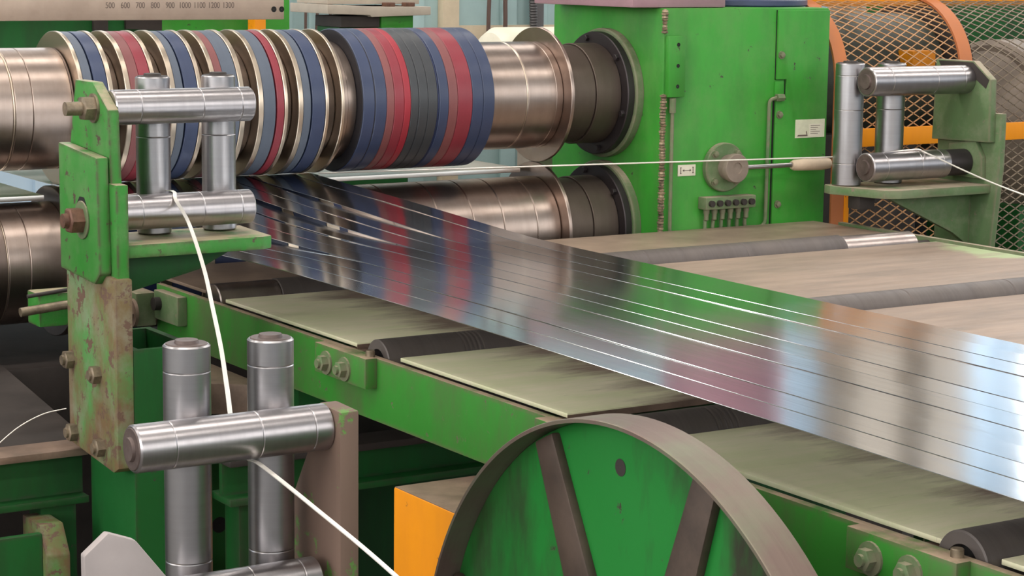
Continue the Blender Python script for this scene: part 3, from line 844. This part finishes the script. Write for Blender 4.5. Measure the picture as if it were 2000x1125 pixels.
sl = part(g, 'slot_washer', MB().ring(-1.209, -1.206, 0.030, 0.012, (GY + 0.022, 1.238), 'x', 32, 0.0005), M['green_dull'])
part(g, 'slot_hole', MB().prism([(-0.822, 1.262), (-0.834, 1.274), (-0.852, 1.274), (-0.862, 1.262), (-0.862, 1.24), (-0.822, 1.24)], 'x', -1.2068, -1.2055), M['dark_hole'])
part(g, 'axle_bolt', MB().hexbolt((-1.209, GY + 0.022, 1.238), 'x', -1, 0.021, 0.022, 0.0, 0.0, 0.008), M['bolt_rust'], 'large rusty hex bolt')
part(g, 'axle_nut', MB().hexbolt((-1.184, GY + 0.02, 1.412), 'x', -1, 0.020, 0.018, 0.023, 0.004, 0.026), M['bolt'], 'hex nut on a threaded axle end')
for y_, z_ in ((-0.752, 1.0), (-0.868, 0.995), (-0.762, 0.882), (-0.880, 0.880)):
    part(g, 'post_bolt', MB().hexbolt((-1.194, y_, z_), 'x', -1, 0.015, 0.014, 0.0, 0.0, 0.004), M['bolt'])
R1 = 0.0275
guide_roller(g, 'x', -1.166, -0.929, R1, (GY, 1.4135), (), M['chrome_x'])
guide_roller(g, 'x', -1.166, -0.930, R1, (GY, 1.248), (), M['chrome_x'])
guide_roller(g, 'z', 1.206, 1.457, R1, (-1.072, GY + 0.0565), (1,), M['chrome_z'])
guide_roller(g, 'z', 1.206, 1.457, R1, (-0.958, GY + 0.0565), (1,), M['chrome_z'])
part(g, 'shelf', MB().prism([(-1.166, -0.925), (-0.935, -0.925), (-0.915, -0.915), (-0.905, -0.775), (-1.166, -0.775)], 'z', 1.184, 1.205, 0.002), M['green_worn'], 'green roller shelf with dusty top')
part(g, 'gusset', MB().prism([(-1.166, 1.184), (-0.95, 1.184), (-1.02, 1.150), (-1.166, 1.115)], 'y', -0.865, -0.850, 0.001), M['green_dark'])
cl = MB()
cx0, cx1, cy0, cy1, cz = -1.166, -1.06, -0.945, -0.755, 1.043
ci = [(cx0 + .012, cy0 + .012), (cx1 - .012, cy0 + .012), (cx1 - .012, cy1 - .012), (cx0 + .012, cy1 - .012)]
co = [(cx0, cy0), (cx1, cy0), (cx1, cy1), (cx0, cy1)]
cl.add([(x, y, z) for z in (0, cz) for P_ in (co, ci) for x, y in P_],
       [[k, (k + 1) % 4, 8 + (k + 1) % 4, 8 + k] for k in range(4)] + [[4 + k, 12 + k, 12 + (k + 1) % 4, 4 + (k + 1) % 4] for k in range(4)] +
       [[8 + k, 8 + (k + 1) % 4, 12 + (k + 1) % 4, 12 + k] for k in range(4)] + [[k, 4 + k, 4 + (k + 1) % 4, (k + 1) % 4] for k in range(4)])
part(g, 'box_column', cl, M['green_dark'], 'hollow green box column')

# ------------------------------------------------------------------ right trim guide stand
RY = -0.441
g2 = thing('trim_guide_stand', 'dull green bracket with four polished rollers beside the orange mesh guard', 'guide stand', (1.0, -0.43, 0))
R2 = 0.0323
guide_roller(g2, 'x', 0.760, 1.059, R2, (RY, 1.390), (0,), M['chrome_x'], 'brown_cap')
guide_roller(g2, 'x', 0.765, 0.997, R2, (RY, 1.2010), (0,), M['chrome_x'], 'brown_cap')
part(g2, 'roller_hub', MB().cyl(0.997, 1.0635, 0.030, (RY, 1.202), 'x', 40, 0.002), M['blackened'], 'dull grey roller hub')
guide_roller(g2, 'z', 1.1560, 1.428, R2, (0.7695, RY + 0.066), (1,), M['chrome_z'])
guide_roller(g2, 'z', 1.1560, 1.426, R2, (0.8925, RY + 0.066), (1,), M['chrome_z'])
up = part(g2, 'roller_plate', MB().prism([(-0.342, 1.432), (-0.463, 1.432), (-0.518, 1.393), (-0.522, 1.252), (-0.337, 1.247)], 'x', 1.0587, 1.078, 0.002), M['green_dull'], 'dull green upper plate')
part(up, 'bare_corner', MB().prism([(-0.350, 1.429), (-0.461, 1.429), (-0.514, 1.392), (-0.505, 1.372), (-0.44, 1.41), (-0.36, 1.415)], 'x', 1.0581, 1.0588), M['dark_steel'], 'dark bare corner of the plate')
part(g2, 'back_plate', MB().prism([(-0.337, 1.317), (-0.537, 1.317), (-0.537, 1.196), (-0.518, 0.994), (-0.518, 0.0), (-0.347, 0.0), (-0.337, 1.023)], 'x', 1.078, 1.095, 0.002), M['green_dull'])
part(g2, 'hub_flange', MB().prism([(-0.388, 1.240), (-0.472, 1.254), (-0.495, 1.216), (-0.498, 1.1675), (-0.388, 1.1675)], 'x', 1.0640, 1.078, 0.002), M['green_dull'])
part(g2, 'shelf', MB().prism([(0.7315, -0.363), (0.773, -0.4985), (0.809, -0.514), (1.078, -0.514), (1.078, -0.337), (0.738, -0.337)], 'z', 1.1355, 1.155, 0.002), M['green_dull'], 'dusty green roller shelf')
part(g2, 'gusset', MB().prism([(0.8135, 1.1355), (1.078, 1.1355), (1.078, 1.008), (1.026, 1.042)], 'y', -0.453, -0.439, 0.001), M['green_dull'])
part(g2, 'shelf_clip', MB().box((0.763, -0.429, 1.105), (0.809, -0.390, 1.1355), 0.003), M['dark_steel'])

# ------------------------------------------------------------------ foreground trim guide
FY = -1.81
g3 = thing('trim_guide_stand', 'foreground trim guide of polished rollers on a rust-worn bracket beside the big wheel', 'guide stand', (-1.35, -1.8, 0))
guide_roller(g3, 'x', -1.520, -1.279, R1, (FY, 1.1045), (0,), M['chrome_x'], 'brown_cap')
guide_roller(g3, 'x', -1.520, -1.293, R1, (FY, 0.921), (0,), M['chrome_x'], 'brown_cap')
guide_roller(g3, 'z', 0.895, 1.207, R1, (-1.4285, FY + 0.0565), (1,), M['chrome_z'], 'brown_cap')
guide_roller(g3, 'z', 0.895, 1.205, R1, (-1.322, FY + 0.0565), (1,), M['chrome_z'], 'brown_cap')
M['bracket'] = paint('bracket_worn', lin(112, 92, 80), chip=lin(88, 128, 62), chip_t=0.57, dirt=lin(84, 68, 62), dirt_amt=0.6, rough=0.6, scale=0.4)
part(g3, 'bracket_plate', MB().prism([(-1.793, 1.130), (-1.848, 1.128), (-1.848, 0.60), (-1.715, 0.60), (-1.715, 0.99), (-1.770, 1.075), (-1.775, 1.10)], 'x', -1.279, -1.254, 0.003), M['bracket'], 'rust-brown bracket with flakes of green paint')
part(g3, 'shelf', MB().box((-1.50, -1.86, 0.872), (-1.279, -1.72, 0.893), 0.002), M['green_dull'])
part(g3, 'support_post', MB().box((-1.40, -1.82, 0.0), (-1.30, -1.74, 0.872), 0.003), M['green_dark'])

# ------------------------------------------------------------------ scrap trims
def catmull(P, n=10):
    P = [Vector(p) for p in P]
    Q = [P[0] * 2 - P[1]] + P + [P[-1] * 2 - P[-2]]
    out = []
    for i in range(1, len(Q) - 2):
        a, b, c, d = Q[i - 1], Q[i], Q[i + 1], Q[i + 2]
        for k in range(n):
            t_ = k / n
            out.append(0.5 * ((2 * b) + (c - a) * t_ + (2 * a - 5 * b + 4 * c - d) * t_ ** 2 + (3 * b - a - 3 * c + d) * t_ ** 3))
    out.append(P[-1])
    return out
tr = catmull([(-0.945, -0.02, 1.2), (-0.985, -0.40, 1.222), (-1.055, -0.80, 1.272), (-1.062, -0.866, 1.2772), (-1.071, -0.895, 1.268), (-1.086, -0.98, 1.240), (-1.138, -1.15, 1.197), (-1.192, -1.30, 1.165), (-1.248, -1.45, 1.138),
              (-1.308, -1.60, 1.115), (-1.366, -1.745, 1.092), (-1.374, -1.80, 1.0755), (-1.374, -1.835, 1.0745), (-1.366, -1.95, 1.051), (-1.35, -2.10, 1.012), (-1.33, -2.35, 0.94), (-1.30, -2.7, 0.80)])
single('scrap_trim', 'thin bright edge trim running down through the two near roller guides', 'trim', MB().tube(tr, 0, flat=(0.0029, 0.0006)), M['trim'])
tr2 = [Vector((-0.373, -0.02, 1.2)).lerp(Vector((0.770, -0.3415, 1.216)), k / 20) for k in range(21)]
tr2 += catmull([(0.800, -0.350, 1.217), (0.845, -0.392, 1.225), (0.905, -0.428, 1.2335), (0.920, -0.448, 1.2352), (0.926, -0.475, 1.226), (0.930, -0.761, 1.164), (0.94, -1.3, 1.09)])
single('scrap_trim', 'thin bright edge trim stretched across the green housing to the far guide', 'trim', MB().tube(tr2, 0.0018, 8), M['trim'])
single('loose_wire', 'thin curled scrap wire over the dark chute at the left edge', 'wire', MB().tube(catmull([(-1.34, -0.7, 0.83), (-1.300, -0.70, 0.863), (-1.265, -0.70, 0.887), (-1.225, -0.70, 0.903), (-1.186, -0.70, 0.908)]), 0.0009, 6), M['trim'])

# ------------------------------------------------------------------ big scrap reel wheel
wx, wy, wz, wr_ = -1.10, -2.147, 0.736, 0.416
t = thing('scrap_reel', 'big green wheel with a worn bare steel rim in front of the table', 'wheel', (wx, wy, wz - wr_))
M['rim'] = metal('reel_rim_steel', lin(122, 104, 96), 0.42, 'x', 60, 0.15, tint=lin(120, 150, 112), tint_amt=0.35, metallic=0.55)
M['web'] = paint('reel_web_paint', lin(32, 118, 48), chip=lin(62, 54, 48), chip_t=0.66, dirt=lin(50, 44, 38), dirt_amt=0.95, dirt_r=(0.44, 0.62), rough=0.42, scale=0.6, streak=(1, 1.6, 0.5))
M['spoke'] = plain('spoke_worn_steel', lin(84, 70, 62), 0.5, 0.3, 0.35, 9)
part(t, 'rim', MB().ring(wx, wx + 0.055, wr_, wr_ - 0.005, (wy, wz), 'x', 160, 0.001), M['rim'], 'worn bare steel rim')
part(t, 'web_disc', MB().ring(wx + 0.034, wx + 0.042, wr_ - 0.005, 0.045, (wy, wz), 'x', 128, 0.001), M['web'], 'green painted web')
part(t, 'hub', MB().lathe([(wx - 0.02, 0), (wx - 0.02, .05), (wx - 0.015, .055), (wx + 0.034, .06), (wx + 0.09, .06), (wx + 0.09, 0)], (wy, wz), 'x', 48), M['spoke'])
for k in range(8):
    a = math.radians(64 + 45 * k)
    ca, sa = math.cos(a), math.sin(a)
    poly = []
    for d, w_ in ((0.05, 0.034), (wr_ - 0.010, 0.020), (wr_ - 0.010, -0.020), (0.05, -0.034)):
        poly.append((wy + ca * d - sa * w_, wz + sa * d + ca * w_))
    part(t, 'spoke', MB().prism(poly, 'x', wx + 0.022, wx + 0.035, 0.004), M['spoke'], 'bare brown spoke')
part(t, 'lightening_hole', MB().lathe([(wx + 0.0335, 0.0005), (wx + 0.0335, 0.010)], (wy + 0.037, wz + 0.357), 'x', 20), M['dark_steel'])
part(t, 'axle', MB().cyl(wx + 0.05, -0.93, 0.03, (wy, wz), 'x', 24), M['dark_steel'])

# ------------------------------------------------------------------ machine bed and frames under the line
single('steel_block', 'yellow-orange painted steel block with a bare brown top behind the wheel', 'block', MB().box((-1.02, -1.51, 0.0), (-0.72, -1.80, 0.933), 0.003), M['orange'])
ob = MB().box((-1.0185, -1.5115, 0.9326), (-0.7215, -1.7985, 0.9336))
o = part(bpy.data.objects['steel_block'], 'bare_top', ob, M['brown_steel'], 'bare brown top face')
single('machine_bed', 'dark green machine bed under the slitter arbors', 'machine bed', MB().box((-2.6, -0.10, 0.0), (0.36, 0.5, 0.86), 0.01), M['dark_steel'])
def ibeam(name, label, x0, x1, y, z0, z1, mat, top):
    t = thing(name, label, 'beam', ((x0 + x1) / 2, y, 0))
    part(t, 'web', MB().box((x0, y + 0.03, z0), (x1, y + 0.042, z1)), mat)
    part(t, 'bottom_flange', MB().box((x0, y, z0 - 0.012), (x1, y + 0.075, z0), 0.002), mat)
    part(t, 'top_flange', MB().box((x0, y - 0.0, z1), (x1, y + 0.075, z1 + 0.012), 0.002), top)
    for xx in (x0 + 0.05, x1 - 0.05):
        part(t, 'foot_post', MB().box((xx - 0.03, y + 0.01, 0), (xx + 0.03, y + 0.065, z0 - 0.012)), mat)
    return t
ibeam('bed_beam', 'green steel beam at the lower left edge below the chute', -2.6, -1.168, -0.75, 0.770, 0.838, M['green_dark'], M['brown_steel'])
ibeam('bed_beam', 'dark green beam crossing under the exit table', -1.03, 0.60, -1.0, 0.80, 0.852, M['green_dark'], M['dark_steel'])
fpl = single('frame_plate', 'dark green frame plate under the table behind the near rollers', 'plate', MB().box((-1.05, -0.72, 0.0), (0.5, -0.70, 0.80), 0.002), M['green_dark'])
part(fpl, 'round_hole', MB().lathe([(-0.7206, 0.0005), (-0.7206, 0.014)], (-0.923, 0.680), 'y', 20), M['dark_hole'])
single('chute_plate', 'dark scrap chute plate behind the left post', 'chute', MB().prism([(-0.66, 0.838), (-0.12, 0.905), (-0.12, 0.895), (-0.66, 0.828)], 'x', -2.5, -1.13), M['dark_steel'])
t = thing('support_bracket', 'small green bracket with a curved edge at the lower left corner', 'bracket', (-1.27, -0.8, 0.0))
part(t, 'bracket_plate', MB().prism([(-0.83, 0.0), (-0.83, 0.70), (-0.80, 0.745), (-0.72, 0.745), (-0.72, 0.0)], 'x', -1.272, -1.232, 0.003), M['green_scraped'])
part(t, 'bracket_cheek', MB().box((-1.50, -0.815, 0.0), (-1.272, -0.80, 0.735), 0.003), M['green_dark'])
single('guard_plate', 'pale grey plate with cut corners close to the camera', 'plate', MB().prism([(-1.815, 1.0), (-1.815, 1.181), (-1.795, 1.197), (-1.772, 1.188), (-1.735, 1.14), (-1.72, 1.0)], 'y', -2.44, -2.43, 0.002), M['grey_plate'])
t = thing('clamp_lever', 'pair of steel lever bars on a small green bracket left of the post', 'lever', (-1.14, -0.5, 1.0))
part(t, 'bracket', MB().box((-1.157, -0.50, 1.010), (-0.99, -0.44, 1.068), 0.003), M['green_worn'])
part(t, 'bar', MB().tube([(-1.196, -0.515, 1.042), (-1.12, -0.512, 1.048), (-1.02, -0.51, 1.052)], 0.008, 12), M['bolt'])
part(t, 'bar', MB().tube([(-1.178, -0.50, 1.066), (-1.10, -0.50, 1.073), (-1.02, -0.50, 1.076)], 0.0035, 10), M['dark_steel'])
t = thing('pillow_block', 'small green bearing block between the post and the table rail', 'bearing block', (-0.95, -0.40, 0.97))
part(t, 'block', MB().box((-0.955, -0.44, 0.985), (-0.916, -0.30, 1.046), 0.003), M['green_dull'])
part(t, 'washer', MB().cyl(-0.956, -0.962, 0.026, (-0.43, 1.01), 'x', 24), M['brown_steel'])
part(t, 'bolt', MB().hexbolt((-0.962, -0.43, 1.01), 'x', -1, 0.014, 0.012, 0.0, 0.0, 0.003), M['bolt'])
single('frame_bar', 'dark flat bar joining the post to the exit table', 'bar', MB().box((-1.06, -0.62, 0.955), (-0.91, -0.58, 0.985), 0.002), M['dark_steel'])
single('frame_channel', 'dusty brown channel lying between the post and the table rail', 'channel', MB().prism([(-1.058, -0.76), (-0.91, -0.88), (-0.91, -0.62), (-1.058, -0.55)], 'z', 0.90, 0.952, 0.002), M['brown_steel'])

# ------------------------------------------------------------------ orange mesh guard with the drive behind it
t = thing('machine_guard', 'orange framed expanded metal guard right of the green housing', 'guard', (1.5, 0.0, 0.0))
AY, AZ, AR = -0.02, 1.375, 0.185
def prof(s):
    """profile by arc length: up the front, round the shoulder, back over the top"""
    h0 = AZ - 0.80
    if s < h0:
        return (AY - AR, 0.80 + s)
    s -= h0
    L = AR * PI / 2
    if s < L:
        a = s / AR
        return (AY - AR * math.cos(a), AZ + AR * math.sin(a))
    s -= L
    return (AY + s, AZ + AR)
def hoop(x0, x1, off, th):
    ss = [0, 0.2, 0.4, 0.5, AZ - 0.80] + [AZ - 0.80 + AR * PI / 2 * k / 14 for k in range(1, 15)] + [AZ - 0.80 + AR * PI / 2 + 0.2, AZ - 0.80 + AR * PI / 2 + 0.45]
    outer, inner = [], []
    for s in ss:
        y, z = prof(s)
        e = 1e-4
        y2, z2 = prof(s + e)
        ty, tz = (y2 - y), (z2 - z)
        l = math.hypot(ty, tz) or 1
        ny, nz = -tz / l, ty / l
        outer.append((y + ny * (off + th), z + nz * (off + th)))
        inner.append((y + ny * off, z + nz * off))
    mb = MB()
    n = len(ss)
    vs = [(x0, *p) for p in outer] + [(x1, *p) for p in outer] + [(x0, *p) for p in inner] + [(x1, *p) for p in inner]
    fs = []
    for i in range(n - 1):
        fs += [[i, i + 1, n + i + 1, n + i], [2 * n + i, 3 * n + i, 3 * n + i + 1, 2 * n + i + 1], [i, 2 * n + i, 2 * n + i + 1, i + 1], [n + i, n + i + 1, 3 * n + i + 1, 3 * n + i]]
    fs += [[0, n, 3 * n, 2 * n], [n - 1, 3 * n - 1, 4 * n - 1, 2 * n - 1]]
    return mb.add(vs, fs)
part(t, 'hoop', hoop(0.868, 0.906, 0.002, 0.006), M['rust_orange'], 'worn orange end hoop')
part(t, 'hoop', hoop(1.262, 1.302, 0.004, 0.006), M['rust_orange'], 'worn orange middle hoop')
def expanded(x0, x1, mat, label, s1):
    PXm, PSm, w, th = 0.043, 0.0225, 0.0012, 0.0012
    mb = MB()
    nx = int((x1 - x0) / PXm) + 1
    ns = int(s1 / PSm) + 1
    def P(x, s):
        y, z = prof(s)
        return Vector((x, y, z))
    for j in range(ns):
        for i in range(nx):
            for (ax, as_), (bx, bs_) in (((0, 0.5), (0.5, 1.0)), ((0.5, 1.0), (1.0, 0.5)), ((0, 0.5), (0.5, 0.0)), ((0.5, 0.0), (1.0, 0.5))):
                a = P(min(x0 + (i + ax) * PXm, x1), (j + as_) * PSm)
                b = P(min(x0 + (i + bx) * PXm, x1), (j + bs_) * PSm)
                d = (b - a)
                if d.length < 1e-4 or abs(d.x) < 1e-4:
                    continue
                d.normalize()
                y, z = prof((j + 0.5) * PSm); y2, z2 = prof((j + 0.5) * PSm + 1e-4)
                nrm = Vector((0, -(z2 - z), (y2 - y))).normalized()
                sd = d.cross(nrm) * w
                nn = nrm * th
                vs = [a + sd + nn, a - sd + nn, b - sd + nn, b + sd + nn, a + sd - nn, a - sd - nn, b - sd - nn, b + sd - nn]
                mb.add(vs, [[0, 1, 2, 3], [7, 6, 5, 4], [0, 3, 7, 4], [1, 5, 6, 2]])
    part(t, 'mesh_panel', mb, mat, label, 'stuff', smooth=0)
expanded(0.885, 1.282, M['mesh_orange'], 'orange expanded metal mesh', 1.02)
expanded(1.282, 2.30, M['mesh_grey'], 'dirty grey-brown expanded metal mesh', 1.02)
part(t, 'frame_rail', MB().box((0.90, -0.222, 1.222), (2.3, -0.208, 1.264), 0.0015), M['orange'], 'orange middle rail')
part(t, 'frame_rail', MB().box((0.915, -0.05, 1.546), (2.4, -0.02, 1.61), 0.002), M['orange'], 'orange top rail')
part(t, 'frame_upright', MB().box((0.907, -0.216, 0.80), (0.920, -0.206, 1.12), 0.001), M['orange'])
part(t, 'foot_rail', MB().box((0.88, -0.222, 0.76), (2.3, -0.19, 0.81), 0.002), M['orange'])
for x in (0.9, 2.2):
    part(t, 'foot_post', MB().box((x - 0.02, -0.215, 0), (x + 0.02, -0.19, 0.77)), M['orange'])
t = thing('drive_coupling', 'large grey drive coupling drum behind the orange mesh', 'coupling', (1.2, 0.25, 0.8))
part(t, 'drum', MB().cyl(0.98, 1.50, 0.16, (0.24, 1.36), 'x', 48, 0.01), M['drum_grey'])
part(t, 'flange', MB().cyl(0.90, 0.98, 0.10, (0.24, 1.36), 'x', 40, 0.005), M['dark_steel'])
part(t, 'flange', MB().cyl(1.50, 1.56, 0.20, (0.24, 1.36), 'x', 48, 0.005), M['dark_steel'])
part(t, 'pedestal', MB().box((1.05, 0.12, 0.0), (1.45, 0.40, 1.22), 0.01), M['dark_steel'])
part(t, 'yellow_clamp', MB().box((1.34, 0.04, 1.37), (1.42, 0.10, 1.43), 0.006), M['orange'])
t = thing('drive_motor', 'grey-brown electric motor behind the mesh at the right edge', 'motor', (2.0, 0.2, 0.7))
part(t, 'barrel', MB().cyl(1.72, 2.25, 0.23, (0.16, 1.22), 'x', 56, 0.015), M['motor_grey'])
part(t, 'end_bell', MB().lathe([(1.62, 0), (1.62, .08), (1.66, .13), (1.72, .20), (1.72, 0)], (0.16, 1.22), 'x', 48), M['motor_grey'])
part(t, 'mount', MB().box((1.7, 0.0, 0.0), (2.25, 0.35, 1.02), 0.01), M['green_dark'])
single('drive_cabinet', 'dark machine frame behind the drive motor', 'cabinet', MB().box((0.92, 0.55, 0.0), (2.9, 0.75, 1.50), 0.01), M['dark_steel'])
single('green_frame', 'green machine frame glimpsed through the mesh', 'frame', MB().box((1.62, 0.42, 1.34), (2.6, 0.54, 1.60), 0.006), M['green_dark'])

# ------------------------------------------------------------------ machinery behind the arbors
t = thing('measuring_rule', 'long brown steel rule with engraved numbers above the arbor', 'rule', (-0.9, 0.5, 1.503))
rl = part(t, 'rule_bar', MB().box((-2.4, 0.50, 1.503), (-0.196, 0.53, 1.575), 0.002), M['rule'])
for x in (-0.2225, -0.2025):
    part(rl, 'bolt_hole', MB().lathe([(0.4994, 0.0005), (0.4994, 0.0066)], (x, 1.5265), 'y', 18), M['dark_hole'])
def text_mesh(txt, size):
    cu = bpy.data.curves.new('t', 'FONT')
    cu.body = txt; cu.size = size; cu.align_x = 'CENTER'; cu.extrude = 0.0003
    ob_ = bpy.data.objects.new('t', cu)
    COL.objects.link(ob_)
    bpy.context.view_layer.update()
    me = bpy.data.meshes.new_from_object(ob_.evaluated_get(bpy.context.evaluated_depsgraph_get()))
    bpy.data.objects.remove(ob_)
    bpy.data.curves.remove(cu)
    me.transform(Matrix.Diagonal((0.78, 1, 1, 1)))
    me.transform(Matrix.Rotation(PI / 2, 4, 'X'))
    return me
for k in range(9):
    me = text_mesh(str(500 + 100 * k), 0.0190)
    me.materials.append(M['ink'])
    o = inst(rl, 'engraved_number', me, (-0.623 + 0.0357 * k, 0.4996, 1.5300))
    o['label'] = 'engraved number %d' % (500 + 100 * k)
t = thing('cross_beam', 'dark green machine beam behind the measuring rule', 'beam', (-1.2, 0.8, 0.0))
part(t, 'beam', MB().box((-3.0, 0.75, 1.30), (-0.06, 0.95, 1.62), 0.006), M['green_dark'])
part(t, 'green_cover', MB().box((-0.40, 0.737, 1.42), (-0.065, 0.75, 1.60), 0.002), M['green'])
part(t, 'stiffener', MB().box((-0.57, 0.735, 1.40), (-0.535, 0.75, 1.62), 0.002), M['dark_steel'])
part(t, 'dark_plate', MB().prism([(-0.49, 1.62), (-0.49, 1.475), (-0.38, 1.47), (-0.33, 1.49), (-0.33, 1.62)], 'y', 0.738, 0.75, 0.001), M['dark_steel'])
part(t, 'post', MB().box((-2.9, 0.80, 0.0), (-2.7, 0.92, 1.30)), M['green_dark'])
part(t, 'post', MB().box((-0.30, 0.80, 0.0), (-0.12, 0.92, 1.30)), M['green_dark'])
single('orange_post', 'short orange upright between the rule and the green beam', 'post', MB().box((-0.195, 0.66, 0.0), (-0.166, 0.70, 1.60), 0.002), M['orange'])
t = thing('wall_cabinet', 'pale blue ribbed control cabinet behind the arbors', 'cabinet', (0.6, 1.7, 0.0))
cb = MB().box((0.05, 1.62, 0.0), (1.9, 2.1, 2.2), 0.006)
part(t, 'cabinet_body', cb, M['pale_blue'])
for k in range(12):
    x = 0.10 + 0.11 * k
    if 0.80 < x < 1.0:
        continue
    part(t, 'cabinet_rib', MB().box((x, 1.606, 0.05), (x + 0.055, 1.62, 2.15), 0.003), M['pale_blue'])
part(t, 'corner_post', MB().box((0.868, 1.585, 0.0), (0.925, 1.62, 2.2), 0.003), M['beige'], 'beige corner post')
part(t, 'lower_band', MB().box((0.93, 1.598, 1.30), (1.30, 1.606, 1.446), 0.002), M['beige'], 'beige lower band')
for x0_, x1_, bend in ((0.355, 0.33, .01), (0.47, 0.46, -.01), (0.545, 0.535, .01)):
    pass
CABS = [(0.345, 0.325, 0.0045, 'brown cable hanging beside the measuring rule end'), (0.407, 0.400, 0.0045, 'brown cable hanging second from the measuring rule end'), (0.447, 0.436, 0.005, 'brown cable hanging third from the rule end, before the clamp plates'),
        (0.489, 0.480, 0.005, 'brown cable dropping behind the edge of the clamp plates'), (1.030, 1.022, 0.0065, 'thick brown cable right of the beige corner post'), (1.088, 1.083, 0.007, 'black cable hanging left of the ribbed conduit')]
for xa, xb, r, lab in CABS:
    single('cable', lab, 'cable', MB().tube(catmull([(xa, 1.585, 2.1), (xa, 1.58, 1.60), (xa - 0.004, 1.578, 1.52), (xb, 1.575, 1.44), (xb - 0.004, 1.575, 1.20)], 6), r, 8), M['cable'], 'cables hanging in front of the cabinet')
cd = MB()
for k in range(70):
    z0 = 1.30 + k * 0.0085
    xx = 1.185 - 0.05 * (z0 - 1.40) if z0 > 1.4 else 1.185
    cd.lathe([(z0, 0.009), (z0 + 0.002, 0.0125), (z0 + 0.006, 0.0125), (z0 + 0.0085, 0.009)], (xx, 1.57), 'z', 12)
single('ribbed_conduit', 'grey ribbed flexible conduit left of the housing', 'conduit', cd, M['conduit'])
single('cabinet_pipe', 'dark square upright just left of the green housing', 'upright', MB().box((1.19, 1.592, 0.0), (1.235, 1.604, 2.1), 0.002), M['conduit'])
t = thing('clamp_stack', 'grey clamp plates on a green base above the rubber drum', 'clamp', (0.3, 1.05, 0.0))
part(t, 'lower_plate', MB().prism([(0.165, 1.525), (0.165, 1.501), (0.29, 1.497), (0.295, 1.492), (0.475, 1.497), (0.475, 1.519), (0.32, 1.519)], 'y', 0.98, 1.20, 0.002), M['stone_grey'])
part(t, 'upper_plate', MB().box((0.185, 1.02, 1.525), (0.462, 1.2, 1.545), 0.002), M['stone_grey'])
for x in (0.355, 0.415):
    part(t, 'plate_bolt', MB().box((x - 0.014, 0.985, 1.519), (x + 0.014, 1.01, 1.530), 0.002), M['bolt_rust'])
part(t, 'green_block', MB().box((0.335, 1.0, 1.462), (0.432, 1.15, 1.497), 0.002), M['green'])
part(t, 'dark_block', MB().box((0.215, 1.0, 1.465), (0.33, 1.15, 1.494), 0.002), M['dark_steel'])
part(t, 'pedestal', MB().box((0.22, 1.02, 0.0), (0.43, 1.15, 1.465), 0.003), M['green_dark'])
t = thing('blower_tube', 'cream rounded tube lying behind the upper arbor flange', 'tube', (0.5, 0.45, 1.3))
part(t, 'tube_body', MB().lathe([(0.325, 0), (0.325, .05), (0.335, .085), (0.355, .098), (0.62, .098), (0.62, 0)], (0.45, 1.385), 'x', 48), M['cream'])
part(t, 'tube_stand', MB().box((0.45, 0.40, 0.0), (0.55, 0.50, 1.30)), M['stone_grey'])
